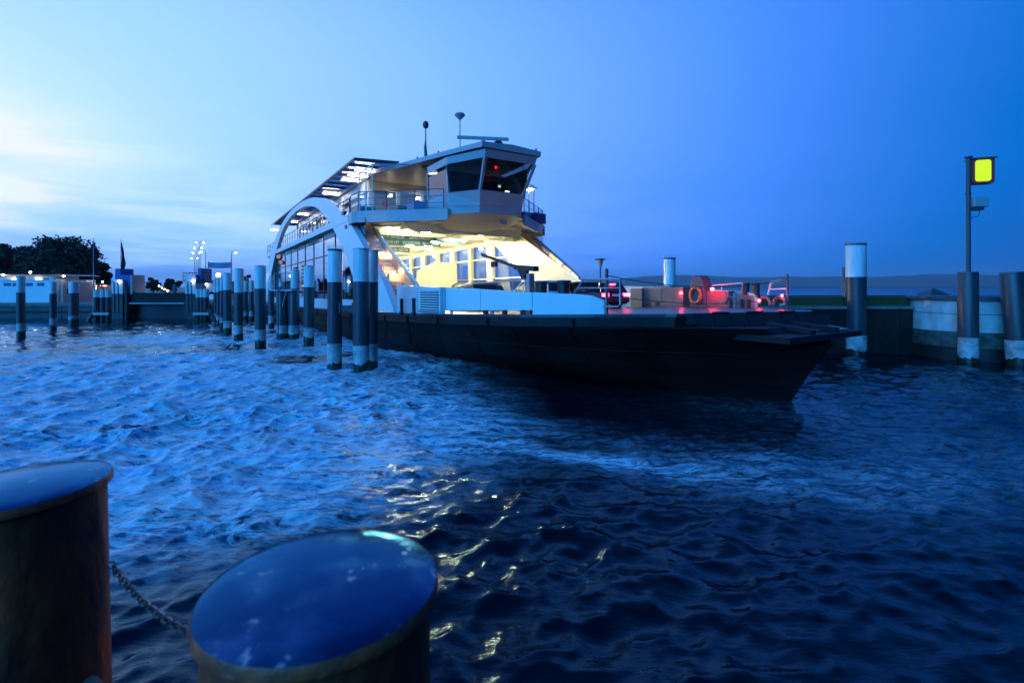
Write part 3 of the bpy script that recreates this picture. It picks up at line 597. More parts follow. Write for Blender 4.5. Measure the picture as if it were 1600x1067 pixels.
# ---- the arches
OUT = [(0, 10.7), (2.4, 10.67), (4.6, 10.52), (6.8, 10.27), (8.9, 9.9), (10.9, 9.43), (12.7, 8.85), (14.4, 8.2), (16, 7.45), (17.5, 6.6), (19, 5.68), (20.8, 4.6), (22.3, 3.6), (23.7, 2.3)]
INN = [(0, 10.22), (2.2, 10.18), (4, 10.02), (5.5, 9.82), (6.9, 9.55), (8.1, 9.24), (9.2, 8.85), (10.3, 8.42), (11.5, 7.85), (12.8, 7.12), (14.3, 6.2), (15.8, 5.15), (17.1, 3.95), (18.3, 2.3)]
def arch(y0, y1):
    b = MB(); v = []; seq = [(-1, i) for i in range(13, 0, -1)] + [(1, i) for i in range(14)]
    for e, i in seq: (ox, oz), (ix, iz) = OUT[i], INN[i]; v += [(MID + e * ox, y0, oz), (MID + e * ix, y0, iz), (MID + e * ix, y1, iz), (MID + e * ox, y1, oz)]
    n = len(seq); b.add(v, [(i * 4 + j, (i + 1) * 4 + j, (i + 1) * 4 + (j + 1) % 4, i * 4 + (j + 1) % 4) for i in range(n - 1) for j in range(4)] + [(3, 2, 1, 0), tuple((n - 1) * 4 + k for k in range(4))])
    return b
for y0, y1 in ((-6.5, -6.16), (6.16, 6.5)): P('side_arch', arch(y0, y1), 'white', smooth=True)
# ---- stairs beside the forward arch legs
def stairs(sd_):
    y_in = sd_ * 5.2
    P('stair_side_panel', MB().prism([(-21.4, 7.08), (-25.4, 7.08), (-17.6, 2.3), (-13.0, 2.3), (-15.0, 3.7)], 1, y_in - .05, y_in + .05), 'panelcream')
    P('stair_lining', MB().prism([(-21.4, 7.0), (-23.5, 7.0), (-16.2, 2.35), (-13.2, 2.35), (-15.0, 3.6)], 1, y_in + sd_ * .052, y_in + sd_ * .075), 'wood')
    P('stair_handrail', MB().tube([(-21.5, y_in, 7.14), (-15.0, y_in, 3.76), (-13.4, y_in, 2.6)], .05, 8), 'white')
    P('inner_handrail', MB().tube([(-21.9, y_in + sd_ * .16, 6.7), (-16.2, y_in + sd_ * .16, 3.5)], .03, 6), 'wood')
    n = 24
    for i in range(n):
        t = i / (n - 1); x = -14.6 - 7.2 * t; z = 2.5 + 4.8 * t
        st = P('stair_step', MB().b2(x - .32, x, sd_ * 5.28, sd_ * 6.1, z - .04, z), 'tread'); P('riser', MB().b2(x - .32, x - .29, sd_ * 5.28, sd_ * 6.1, z, z + .16), 'white', st)
    for t in (.2, .5, .8): x = -15.4 - 6.4 * t; z = 4.4 + 3.0 * t; P('stair_lamp', MB().b2(x - .2, x + .2, sd_ * 5.275, sd_ * 5.31, z - .75, z - .66), 'amber')
    for t in np.linspace(.05, .95, 8):           # ribs on the inside of the arch leg
        x = -16.2 - 6.2 * t; z = 3.6 + 3.5 * t; P('stair_rib', MB().bar((x, sd_ * 6.1, z - .5), (x + .3, sd_ * 6.1, z + .35), .06, .1, (0, 1, 0)), 'wood')
stairs(-1); stairs(1)
# ---- side walls of the car deck: columns, glass and rails
SX = [-23.2 - i * 3.33 for i in range(11)]
for sd_ in (-1, 1):
    y = sd_ * 6.0
    P('side_sill', MB().b2(-19.5, -57.5, y - .08, y + .08, 2.0, 2.82), 'white')
    P('side_header', MB().b2(-22.0, -57.5, y - .12, y + .12, 6.95, 7.35), 'cream')
    for i, x in enumerate(SX[1:]):
        wd = .95 if i % 2 == 0 else .5
        if sd_ > 0: wd = .85 if i % 2 == 0 else .42
        if sd_ > 0: P('deck_column', MB().b2(x - wd / 2, x + wd / 2, y - .30, y - .02, 2.1, 7.2), 'cream')
        else: P('deck_column', MB().b2(x - .1, x + .1, y + .13, y + .4, 2.1, 7.2), 'cream')
        P('mullion', MB().b2(x - .05, x + .05, y + sd_ * .09, y + sd_ * .16, 2.8, 7.32), 'darkframe' if sd_ < 0 else 'cream')
    for x0, x1 in zip([-19.9] + SX[1:-1], SX[1:]):
        lo = 2.82
        P('window_pane', MB().b2(x0 - .05, x1 + .05, y + sd_ * .10, y + sd_ * .12, lo, 5.82), 'facade' if sd_ < 0 else 'glass')
        P('window_pane', MB().b2(x0 - .05, x1 + .05, y + sd_ * .10, y + sd_ * .12, 5.88, 7.34), 'facade' if sd_ < 0 else 'glass')
    P('window_transom', MB().b2(-20, -56, y + sd_ * .08, y + sd_ * .15, 5.81, 5.89), 'darkframe' if sd_ < 0 else 'cream')
    if sd_ > 0:
        P('window_rail', MB().b2(-20, -56, y - .12, y - .02, 4.2, 4.29), 'cream'); P('window_rail', MB().b2(-20, -56, y - .12, y - .02, 5.80, 5.90), 'cream')
for x0, x1 in ((-37.8, -36.4), (-41.5, -40.0)):          # louvred vents low in the glass
    for k in range(9): P('louvre', MB().b2(x0, x1, -6.22, -6.16, 3.0 + k * .3, 3.16 + k * .3), 'darkframe')
# ---- upper deck slab, bridge wings
def vpoly(y, front=-17.0, tip=-20.4, inner=2.5): return front if abs(y) <= inner else front + (tip - front) * (abs(y) - inner) / (6.55 - inner)
outline = [(-17.0, -2.5), (-20.4, -6.45), (-20.7, -6.6), (-21.3, -6.62), (-22.0, -6.4), (-57, -6.4), (-57, 6.4), (-22.0, 6.4), (-21.3, 6.72), (-20.7, 6.7), (-20.4, 6.55), (-17.0, 2.5)]
P('upper_deck', MB().prism([(x * 1.0, y * .985) for x, y in outline], 2, 7.36, 7.72), 'curtain')
for (xa, ya), (xb, yb) in zip(outline[:5], outline[1:5]): P('wing_fascia', MB().bar((xa, ya, 7.44), (xb, yb, 7.44), .1, .64), 'grey')
for (xa, ya), (xb, yb) in zip(outline[7:], outline[8:]): P('wing_fascia', MB().bar((xa, ya, 7.44), (xb, yb, 7.44), .1, .64), 'grey')
for sd_ in (-1, 1): P('deck_edge', MB().b2(-22, -57, sd_ * 6.38, sd_ * 6.52, 7.40, 7.78), 'white')
P('car_deck_ceiling', MB().prism([(-18.3, -2.6), (-21.6, -6.1), (-57, -6.1), (-57, 6.1), (-21.6, 6.1), (-18.3, 2.6)], 2, 7.2, 7.34), 'cream')
BX = [-19.6 - i * 2.4 for i in range(15)]
for i, x in enumerate(BX):
    hw = 6.0 if x < -21.8 else 4.0
    P('ceiling_beam', MB().prism([(-hw, 7.2), (hw, 7.2), (hw, 7.0), (hw - .7, 6.72), (-hw + .7, 6.72), (-hw, 7.0)], 0, x - .08, x + .08), 'cream')
for y in (-3.9, 0, 3.9): P('ceiling_girder', MB().b2(-19.6, -56, y - .12, y + .12, 6.9, 7.2), 'cream')
for i, x in enumerate(BX[:-1]):
    for y in ((-5.0, -1.9, 1.9, 5.0) if i % 2 == 0 else (-2.9, .9, 4.6)):
        if abs(y) > 4 and x > -22: continue
        fx_ = P('ceiling_lamp', MB().b2(x - 1.75, x - .65, y - .13, y + .13, 7.06, 7.19), 'white'); P('diffuser', MB().b2(x - 1.7, x - .7, y - .11, y + .11, 6.90, 7.058), 'lamp', fx_)
# floodlights under the front of the bridge, aimed at the bow deck
for px, py, xx in ((655, 347, -20.6), (612, 357, -22.0), (700, 357, -20.2), (706, 364, -22.5), (665, 360, -21.6), (721, 373, -23.5), (680, 375, -24.5), (622, 349, -21.4), (640, 381, -27.0), (668, 386, -28.0)):
    q = fl(px, py, 0, xx); rt = Matrix.Rotation(R_(28), 3, 'Y')
    hd = P('floodlight', MB().box(q, (.16, .62, .40), rt), 'grey'); P('flood_glass', MB().box(q + rt @ Vector((.09, 0, 0)), (.03, .56, .34), rt), 'flood', hd)
    P('flood_bracket', MB().tube([q, (q.x - .05, q.y, 7.25)], .03, 6), 'steel', hd)
# hanging signs over the lanes
def sign(x, y0, y1, z, words, h=.34):
    b = P('lane_sign', MB().b2(x - .03, x + .03, y0, y1, z - h / 2, z + h / 2), 'signblue')
    for y in (y0 + .2, y1 - .2): P('sign_hanger', MB().tube([(x, y, z + h / 2), (x, y, 7.2)], .015, 5), 'steel', b)
    sz = h * .78; n = len(words)
    for k, wd in enumerate(words):
        yc = y0 + (y1 - y0) * (k + .5) / n
        # sign faces the bow (+x): text runs along +y as seen from ahead
        mtx = Matrix.Translation((x + .032, yc, z)) @ Matrix(((0, 0, 1, 0), (1, 0, 0, 0), (0, 1, 0, 0), (0, 0, 0, 1)))
        o = text(wd, sz, 'letter', b, mtx)
        o.scale = (min(1.0, (y1 - y0) / n * .93 / max(.1, len(wd) * sz * .66)), 1, 1)
def psign(x, pa, pb, words):
    a, b = fl(*pa, 0, x), fl(*pb, 0, x); sign(x, a.y, b.y, (a.z + b.z) / 2, words, .36)
psign(-21.2, (580, 349.5), (640, 352), ['RAUCHEN VERBOTEN'])
psign(-22.6, (588, 368), (721, 376.5), ['MOTOR ABSTELLEN', 'GANG EINLEGEN', 'HANDBREMSE ANZIEHEN'])
psign(-25.0, (594, 377.5), (688, 382.5), ['ENGINE OFF', 'ENGAGE GEAR', 'PULL ON HANDBRAKE'])
psign(-29.8, (602, 389.5), (640, 391.5), ['RAUCHEN VERBOTEN'])
psign(-20.0, (812, 359), (850, 363), ['RAUCHEN VERBOTEN'])
# deck locker box and far-side kit on the car deck
bxm = fl(675, 430, 1, 3.2)
P('deck_locker', MB().hexa([(-33.8, 2.3, 2.1), (-29.6, 2.3, 2.1), (-29.6, 4.6, 2.1), (-33.8, 4.6, 2.1)], [(-33.8, 2.6, 5.1), (-30.2, 2.6, 5.65), (-30.2, 4.6, 5.65), (-33.8, 4.6, 5.1)]), 'cream')
# ---- belly below the wheelhouse
bl = MB()
ringA = [(-15.75, -1.2, 7.46), (-16.6, -1.2, 6.95), (-20.5, -1.25, 6.86), (-24.0, -1.3, 7.25), (-24.0, -1.3, 7.4), (-15.75, -1.2, 7.5)]
def rung(y, f): return [(x - (1.2 if x > -17.5 else .1) * f, y, z + (7.42 - z) * f * .85) for x, _, z in ringA]
rows = [rung(-2.45, 1.0), rung(-1.9, .45), rung(-1.1, .0), rung(1.1, .0), rung(1.9, .45), rung(2.45, 1.0)]
k = len(ringA); bl.add([p for r in rows for p in r], [(i * k + j, i * k + (j + 1) % k, (i + 1) * k + (j + 1) % k, (i + 1) * k + j) for i in range(5) for j in range(k)] + [tuple(range(k)), tuple(5 * k + j for j in range(k))[::-1]])
belly = P('bridge_belly', bl, 'curtain', smooth=True)
em = Matrix.Translation((-16.22, .55, 7.17)) @ Matrix.Rotation(R_(59), 4, 'Y')
eb = P('emblem', MB().lathe([(.21, 0), (.21, .02)], 28), 'signblue'); eb.matrix_local = em
P('emblem_ring', MB().lathe([(.165, .021), (.165, .026), (.135, .026), (.135, .021)], 28, caps=False), 'letter', eb)
for y in (-.06, 0, .06): P('emblem_mark', MB().box((0, y, .023), (.13, .03, .006)), 'letter', eb)
# ---- wheelhouse
def ring(z, fx, fy, kx, ky, ax, ay): return [(fx, -fy, z), (kx, -ky, z), (ax, -ay, z), (ax, ay, z), (kx, ky, z), (fx, fy, z)]
r0 = ring(7.46, -15.85, 1.18, -17.05, 2.3, -19.7, 2.3); r1 = ring(7.92, -15.72, 1.24, -17.05, 2.38, -19.7, 2.38); r2 = ring(8.62, -15.4, 1.38, -16.98, 2.46, -19.7, 2.46); r3 = ring(10.12, -14.55, 1.58, -16.85, 2.58, -19.5, 2.58); r4 = ring(10.5, -14.4, 1.62, -16.82, 2.62, -19.5, 2.62)
def shell(a, b, i0=0, i1=6): return MB().add(list(a) + list(b), [(i, (i + 1) % 6, 6 + (i + 1) % 6, 6 + i) for i in range(i0, i1)])
P('wheelhouse_wall', shell(r0, r1).add(r0, [(5, 4, 3, 2, 1, 0)]), 'grey'); P('wheelhouse_wall', shell(r1, r2), 'grey'); P('wheelhouse_header', shell(r3, r4), 'grey')
lp = MB()
for i in (5, 0, 4): lp.bar(r1[i], r1[(i + 1) % 6], .05, .05)
P('wheelhouse_ledge', lp, 'grey')
def lerp(a, b, t): return tuple(x + (y - x) * t for x, y in zip(a, b))
for i in (5, 0, 4, 1, 3):
    a, b, c_, d = r2[i], r2[(i + 1) % 6], r3[(i + 1) % 6], r3[i]
    nn = (Vector(b) - Vector(a)).cross(Vector(d) - Vector(a)).normalized(); cq = Vector(c_); cq -= nn * nn.dot(cq - Vector(a)); c_ = tuple(cq)
    P('wheelhouse_window', MB().add([lerp(a, b, .05), lerp(a, b, .95), lerp(d, c_, .95), lerp(d, c_, .05)], [(0, 1, 2, 3)]), 'darkglass' if i in (5, 0, 4) else 'blackglass')
    P('window_post', MB().bar(a, d, .13, .13, (1, 0, 0)), 'grey')
P('window_post', MB().bar(r2[2], r3[2], .1, .1, (1, 0, 0)), 'grey')
P('wheelhouse_floor', MB().prism([(x, y) for x, y, _ in ring(0, -15.9, 1.15, -17.1, 2.2, -19.6, 2.2)], 2, 7.9, 7.95), 'plastic')
P('wheelhouse_back_wall', MB().b2(-19.72, -19.6, -2.3, 2.3, 7.5, 10.4), 'plastic')
con = P('helm_console', MB().hexa([(-17.3, -1.4, 7.95), (-16.3, -1.0, 7.95), (-16.3, 1.0, 7.95), (-17.3, 1.4, 7.95)], [(-17.3, -1.4, 8.75), (-16.3, -1.0, 9.0), (-16.3, 1.0, 9.0), (-17.3, 1.4, 8.75)]), 'plastic')
for y in (-.6, .1, .75): P('console_screen', MB().box((-16.9, y, 9.05), (.06, .45, .35)), 'plastic', con)
P('helm_chair', MB().b2(-18.6, -18.1, -.3, .3, 7.95, 8.6).b2(-18.7, -18.55, -.3, .3, 8.5, 9.4), 'plastic')
for y in (-.95, .75): P('wiper', MB().bar((-14.62, y, 10.08), (-14.85, y + .35, 9.65), .03, .03), 'black')
P('wheelhouse_lamp', MB().b2(-16.45, -16.25, .75, 1.0, 8.86, 8.92), 'lampw')
# ---- roof over the bridge and the saloon
RT = [(-14.35, 1.85, 10.84), (-18.0, 2.62, 11.0), (-21.9, 3.3, 11.2), (-24.5, 4.2, 11.22), (-51.5, 4.2, 11.22), (-56, 3.4, 11.15)]
rv = []
for x, y, z in RT: rv += [(x, -y, z - .26), (x, y, z - .26), (x, y, z), (x, 0, z + .1), (x, -y, z)]
n = len(RT); P('bridge_roof', MB().add(rv, [(i * 5 + j, (i + 1) * 5 + j, (i + 1) * 5 + (j + 1) % 5, i * 5 + (j + 1) % 5) for i in range(n - 1) for j in range(5)] + [(4, 3, 2, 1, 0), tuple((n - 1) * 5 + j for j in range(5))]), 'grey')
P('roof_soffit', MB().add([q for x, y, z in RT for q in ((x + (-.15 if x > MID else .15), -y + .12, z - .275), (x + (-.15 if x > MID else .15), y - .12, z - .275))], [(i * 2, (i + 1) * 2, (i + 1) * 2 + 1, i * 2 + 1) for i in range(n - 1)]), 'curtain')
P('loudspeaker', MB().lathe([(.28, 10.76), (.24, 10.88), (.1, 10.9)], 20, (-20.6, -2.2, 0)), 'darkframe')
# glazed canopy along both sides
for sd_ in (-1, 1):
    xs2 = np.linspace(-22.6, -57.0, 24)
    cz_ = lambda y: 11.30 - .02 * (abs(y) - 3.4)
    for i in range(23):
        x0, x1 = xs2[i], xs2[i + 1]
        P('canopy_pane', MB().hexa([(x0 - .04, sd_ * 3.5, cz_(3.5)), (x1 + .04, sd_ * 3.5, cz_(3.5)), (x1 + .04, sd_ * 5.9, cz_(5.9)), (x0 - .04, sd_ * 5.9, cz_(5.9))], [(x0 - .04, sd_ * 3.5, cz_(3.5) + .03), (x1 + .04, sd_ * 3.5, cz_(3.5) + .03), (x1 + .04, sd_ * 5.9, cz_(5.9) + .03), (x0 - .04, sd_ * 5.9, cz_(5.9) + .03)]), 'canopyglass')
        P('canopy_rib', MB().bar((x0, sd_ * 3.3, cz_(3.3) - .04), (x0, sd_ * 5.95, cz_(5.95) - .04), .09, .14), 'darkframe')
    P('canopy_edge', MB().bar((-22.5, sd_ * 5.95, 11.24), (-57.1, sd_ * 5.95, 11.24), .1, .12), 'darkframe')
    P('canopy_edge', MB().bar((-22.5, sd_ * 5.95, 11.24), (-22.1, sd_ * 3.35, 11.27), .1, .1), 'darkframe')
    for x, y in ((-22.8, 5.6), (-21.5, 5.6), (-20.3, 5.6)): P('canopy_post', MB().tube([(x, sd_ * y, 7.72), (x, sd_ * y, 10.42)], .04, 8), 'white')
    P('post_bar', MB().tube([(-22.8, sd_ * 5.6, 10.42), (-20.3, sd_ * 5.6, 10.46), (-20.9, sd_ * 3.2, 10.9)], .04, 8), 'white')
    for x in (-24.2, -25.8, -27.4, -33, -39, -45, -51): fx_ = P('canopy_lamp', MB().b2(x - .22, x + .22, sd_ * 4.2, sd_ * 5.5, 11.0, 11.08), 'white'); P('diffuser', MB().b2(x - .18, x + .18, sd_ * 4.25, sd_ * 5.45, 10.96, 10.998).b2(x - .18, x + .18, sd_ * 4.25, sd_ * 5.45, 11.082, 11.10), 'lampw', fx_)
P('stern_lamp', MB().b2(-57.6, -57.2, -6.0, -5.2, 10.7, 10.8), 'lampw')
# saloon on the upper deck
for sd_ in (-1, 1):
    y = sd_ * 3.9
    P('saloon_wall', MB().b2(-26.5, -52, y - .06, y + .06, 7.72, 8.7), 'white'); P('saloon_wall', MB().b2(-26.5, -52, y - .06, y + .06, 10.2, 10.95), 'white')
    for i in range(12):
        x = -26.5 - i * 2.3; P('saloon_post', MB().b2(x - .12, x + .12, y - .055, y + .055, 8.7, 10.2), 'white')
        if i < 11: P('saloon_window', MB().b2(x - .12, x - 2.18, y - .01, y + .01, 8.7, 10.2), 'glass')
P('saloon_front', MB().b2(-26.56, -26.44, -3.84, 3.84, 7.72, 8.4), 'wood'); P('saloon_front', MB().b2(-26.56, -26.44, -3.84, 3.84, 10.3, 10.94), 'curtain')
for y in (-3.7, -1.8, 0, 1.8, 3.7): P('saloon_post', MB().b2(-26.57, -26.43, y - .13, y + .13, 8.4, 10.3), 'cream')
for y in (-2.75, -.9, .9, 2.75): P('saloon_window', MB().b2(-26.5, -26.48, y - .8, y + .8, 8.4, 10.3), 'glass')
P('saloon_back', MB().b2(-31, -30.9, -3.8, 3.8, 7.72, 10.94), 'wood'); P('saloon_partition', MB().b2(-52, -51.9, -3.8, 3.8, 7.72, 10.94), 'white')
for x in (-28.2, -36, -42, -48):
    for y in (-2.2, 0, 2.2): P('saloon_lamp', MB().lathe([(.16, 10.78), (.16, 10.86)], 14, (x, y, 0)), 'spot')
for y in (-2.4, -.4): P('wall_lamp', MB().lathe([(.09, 9.92), (.09, 10.08)], 12, (-26.3, y, 0)), 'spot')
P('wall_notice', MB().b2(-26.42, -26.40, -3.0, -2.6, 9.15, 9.6), 'red')
P('life_locker', MB().b2(-24.5, -22.9, -5.7, -4.6, 7.73, 8.5), 'black'); P('bridge_bench', MB().b2(-20.2, -18.9, -3.6, -2.9, 7.73, 8.35), 'bluebox'); P('bridge_bench', MB().b2(-22.5, -21.2, -3.8, -3.1, 7.73, 8.45), 'black')
P('steering_wheel', MB().tube([(-20.8, -3.0 + .28 * math.cos(a), 8.75 + .28 * math.sin(a)) for a in np.linspace(0, 6.2832, 17)[:-1]], .03, 6, True), 'wood')
P('bridge_bench', MB().b2(-20.3, -19.2, 3.2, 5.8, 7.73, 8.4), 'bluebox')
# floodlamp pole behind the far wing
P('lamp_pole', MB().tube([(-20.9, 5.6, 7.7), (-20.9, 5.6, 10.3)], .035, 8), 'steel'); P('floodlamp', MB().b2(-21.2, -20.3, 5.3, 5.9, 10.3, 10.37), 'grey'); P('diffuser', MB().b2(-21.0, -20.5, 5.4, 5.8, 10.26, 10.299), 'spot')
# railings
def railing(path, zb, h=1.05, step=1.15, glass=True, rails=(1.0, .66, .33)):
    rl = None
    for (xa, ya), (xb, yb) in zip(path[:-1], path[1:]):
        for q in rails:
            o = P('railing', MB().tube([(xa, ya, zb + h * q), (xb, yb, zb + h * q)], .028 if q == 1 else .016, 6), 'darkframe', ferry if rl is None else rl); rl = rl or o
        l = math.hypot(xb - xa, yb - ya); n = max(1, round(l / step))
        for i in range(n + 1):
            t = i / n; P('rail_post', MB().b2(xa + (xb - xa) * t - .02, xa + (xb - xa) * t + .02, ya + (yb - ya) * t - .02, ya + (yb - ya) * t + .02, zb, zb + h), 'darkframe', rl)
        if glass: P('rail_glass', MB().hexa([(xa, ya - .005, zb + .08), (xb, yb - .005, zb + .08), (xb, yb - .005, zb + h * .92), (xa, ya - .005, zb + h * .92)], [(xa, ya + .005, zb + .08), (xb, yb + .005, zb + .08), (xb, yb + .005, zb + h * .92), (xa, ya + .005, zb + h * .92)]), 'railglass', rl)
railing([(-22.0, -6.42), (-57, -6.42)], 7.78, .95, 1.25, False, (1.0, .5)); railing([(-57, -6.42), (-57, 6.42)], 7.78, .95, 1.6, False, (1.0, .5)); railing([(-22.0, 6.42), (-57, 6.42)], 7.78, .95, 2.5, False, (1.0, .5))
railing([(-17.2, -2.65), (-20.45, -6.35), (-21.9, -6.4)], 7.74, 1.1, 1.6); railing([(-17.2, 2.65), (-20.45, 6.45), (-21.3, 6.6), (-21.9, 6.4)], 7.74, 1.1, 1.3)
# top hamper
p_ = (-23.4, -1.0)
mast = P('signal_mast', MB().tube([(*p_, 11.25), (*p_, 14.1)], [.07, .035], 10), 'black'); P('mast_ball', MB().lathe([(.01, 14.1), (.16, 14.2), (.21, 14.38), (.16, 14.56), (.01, 14.66)], 16, (*p_, 0)), 'black', mast, smooth=True)
P('furled_flag', MB().tube([(p_[0] - .05, p_[1], 13.4), (p_[0] - .09, p_[1], 12.9), (p_[0] - .05, p_[1] + .03, 12.2), (p_[0] - .08, p_[1], 11.9)], [.02, .1, .13, .05], 8), 'signblue', mast)
P('whip_aerial', MB().tube([(-23.1, -1.1, 11.25), (-23.1, -1.1, 13.7)], .012, 5), 'darkframe')
p_ = (-19.4, -.5); g_ = P('satellite_aerial', MB().tube([(*p_, 11.1), (*p_, 13.7)], .035, 8), 'grey'); P('aerial_dome', MB().lathe([(.04, 13.62), (.2, 13.78), (.33, 13.92), (.26, 14.02), (.02, 14.07)], 18, (*p_, 0)), 'grey', g_, smooth=True)
rd = P('radar_pedestal', MB().lathe([(.3, 11.05), (.3, 11.2), (.2, 11.25), (.24, 11.75), (.16, 11.95), (.08, 11.96), (.08, 12.06)], 16, (-17.6, .1, 0)), 'grey', smooth=True)
P('radar_bar', MB().bar((-18.2, -1.3, 12.14), (-17.0, 1.45, 12.14), .14, .17), 'grey', rd)
sl = P('searchlight', MB().tube([(-16.7, .5, 11.5), (-16.35, .35, 11.48)], .28, 18), 'grey'); P('lens', MB().tube([(-16.349, .35, 11.48), (-16.33, .342, 11.479)], .25, 18), 'black', sl); P('yoke', MB().bar((-16.55, .42, 10.9), (-16.55, .42, 11.25), .3, .08), 'grey', sl)
for x, y in ((-15.0, -1.5), (-15.2, .6), (-14.6, 1.7), (-20.5, -2.8), (-18.4, -2.4)): P('roof_fitting', MB().lathe([(.05, 0), (.05, .14), (.02, .2)], 8, (x, y, interp(-x, [(14, 10.84), (22, 11.2)]))), 'black')
for y in (-6.45,): P('deck_camera', MB().box((-22.4, y, 7.1), (.35, .2, .2)).box((-22.7, y - .1, 7.95), (.5, .18, .18)), 'black')
# ---- barrier boom and bow kit near side
bc = fl(829, 462, 1, -4.8)
bp_ = P('barrier_post', MB().b2(bc.x - .09, bc.x + .09, -4.9, -4.7, zd(bc.x), 3.8), 'steel')
ba, bb_ = fl(838, 421, 1, -4.8), fl(753, 398, 1, -4.8); piv = fl(818, 421, 1, -4.8)
P('barrier_boom', MB().bar((piv.x - .1, -4.8, piv.z + .02), tuple(bb_), .07, .10), 'black', bp_)
P('counterweight', MB().hexa([(ba.x, -4.9, ba.z - .07), (ba.x, -4.7, ba.z - .07), (ba.x, -4.7, ba.z + .10), (ba.x, -4.9, ba.z + .10)], [(piv.x - .5, -4.87, piv.z + .02), (piv.x - .5, -4.73, piv.z + .02), (piv.x - .5, -4.73, piv.z + .18), (piv.x - .5, -4.87, piv.z + .18)]), 'black', bp_)
P('boom_bracket', MB().hexa([(piv.x - .35, -4.86, piv.z + .05), (piv.x + .3, -4.86, piv.z), (piv.x + .3, -4.74, piv.z), (piv.x - .35, -4.74, piv.z + .05)], [(piv.x - .05, -4.86, piv.z - .32), (piv.x + .1, -4.86, piv.z - .32), (piv.x + .1, -4.74, piv.z - .32), (piv.x - .05, -4.74, piv.z - .32)]), 'black', bp_)
lp_ = fl(772, 413, 1, -4.8); P('boom_lamp', MB().box((lp_.x, -4.8, lp_.z), (.36, .1, .2)), 'black', bp_)
def trail(name, pts, r, m='steel'): return P(name, MB().tube([tuple(q) for q in pts], r, 7), m)
y = -5.2
trail('barrier_rail', [fl(718, 447, 1, y), fl(735, 443, 1, y), fl(820, 437, 1, y), fl(822, 458, 1, y)], .03)
y = -4.4
trail('bow_rail', [fl(896, 460, 1, y), fl(912, 436, 1, y), fl(969, 436, 1, y), fl(969, 476, 1, y), fl(966, 479, 1, y), fl(942, 479, 1, y)], .028, 'steel')
for py in (450,): trail('bow_rail', [fl(903, py, 1, y), fl(969, py, 1, y)], .018)
pp = fl(948, 488, 1, -3.7); ptop = fl(948, 420, 1, -3.7)
chain_post = P('bow_post', MB().tube([(pp.x, -3.7, zd(pp.x)), (ptop.x, -3.7, ptop.z)], .05, 10), 'darkframe')
ft = fl(1230, 428, 1, 4.2)
def rope_pts(a, b, sag, n=14): return [Vector(a).lerp(Vector(b), t) - Vector((0, 0, sag * 4 * t * (1 - t))) for t in np.linspace(0, 1, n)]
a0 = fl(950, 431, 1, -3.7); b0 = fl(1228, 437, 1, 4.2)
P('barrier_rope', MB().tube(rope_pts(a0, b0, .30), .016, 6), 'rope', chain_post)
P('barrier_rope', MB().tube(rope_pts(fl(950, 462, 1, -3.7), fl(1228, 466, 1, 4.2), .22), .012, 6), 'rope', chain_post)
# ---- far side bow machinery (seen across the deck), lit by a red lamp
def FB(name, px0, px1, py0, y, dp, m, parent=ferry, zb=None, bev=.02):
    a = fl(px0, py0, 1, y); b = fl(px1, py0, 1, y); z0 = zd(a.x) if zb is None else zb
    return P(name, MB().b2(a.x, b.x, y, y + dp, z0, (a.z + b.z) / 2), m, parent, bevel=bev)
FB('machinery_housing', 985, 1003, 451, 5.2, .4, 'darkgrey'); FB('machinery_housing', 1003, 1034, 449, 5.35, .5, 'darkgrey'); FB('machinery_housing', 1034, 1067, 449, 5.0, .6, 'darkgrey')
for px in (1010, 1024): FB('access_opening', px, px + 7, 472, 5.345, .01, 'black', bev=0)
FB('winch_cover', 1104, 1122, 455, 4.6, .5, 'redglow'); FB('winch_cover', 1122, 1139, 455, 4.55, .4, 'redglow')
hsx = fl(1091, 480, 1, 4.6)
hp = []
for t in np.linspace(0, 180, 11): hp.append((hsx.x + .30 * math.cos(R_(t)), 3.55 + .32 * math.sin(R_(t))))
hp = [(hsx.x + .46, zd(hsx.x))] + [(hsx.x + .42, 3.0)] + hp + [(hsx.x - .36, 3.0), (hsx.x - .38, zd(hsx.x))]
P('hatch_housing', MB().prism(hp, 1, 4.5, 5.1), 'darkgrey', bevel=.03)
lp0 = fl(1083, 462, 1, 4.45)
FB('winch_frame', 1153, 1178, 461, 4.1, .3, 'redglow')
for px in (1160, 1170): FB('frame_slot', px - 3, px + 3, 468, 4.09, .01, 'black', bev=0)
for px in (1165, 1181): q = fl(px, 442, 1, 4.5); P('mooring_bollard', MB().lathe([(.14, zd(q.x)), (.14, q.z - .06), (.17, q.z - .05), (.17, q.z)], 18, (q.x, 4.5, 0)), 'black', smooth=True)
for px in (1142, 1195, 1218):
    q = fl(px, 478, 1, 4.0); P('fairlead', MB().tube([(q.x + .22 * math.cos(t), 4.0, zd(q.x) + .12 + .30 * math.sin(t)) for t in np.linspace(0, math.pi, 12)], .065, 8), 'darkgrey', smooth=True)
y = 4.3
trail('far_rail', [fl(1200, 461, 1, y), fl(1205, 441, 1, y), fl(1230, 437, 1, y), fl(1231, 476, 1, y), fl(1219, 476, 1, y)], .045, 'cream'); trail('far_rail', [fl(1202, 452, 1, y), fl(1231, 451, 1, y)], .03, 'cream')
trail('far_rail', [fl(1113, 446, 1, 4.8), fl(1160, 442, 1, 4.8), fl(1160, 458, 1, 4.8)], .028, 'cream'); trail('far_rail', [fl(1128, 446, 1, 4.8), fl(1128, 460, 1, 4.8)], .02, 'cream')
P('far_post', MB().tube([(ft.x, 4.2, zd(ft.x)), (ft.x, 4.2, ft.z)], .04, 8), 'darkframe')
rq = fl(1064, 458, 1, 4.9); P('red_glow_lamp', MB().lathe([(.02, rq.z - .05), (.06, rq.z - .04), (.06, rq.z + .04), (.02, rq.z + .05)], 12, (rq.x, 4.9, 0)), 'redlamp')
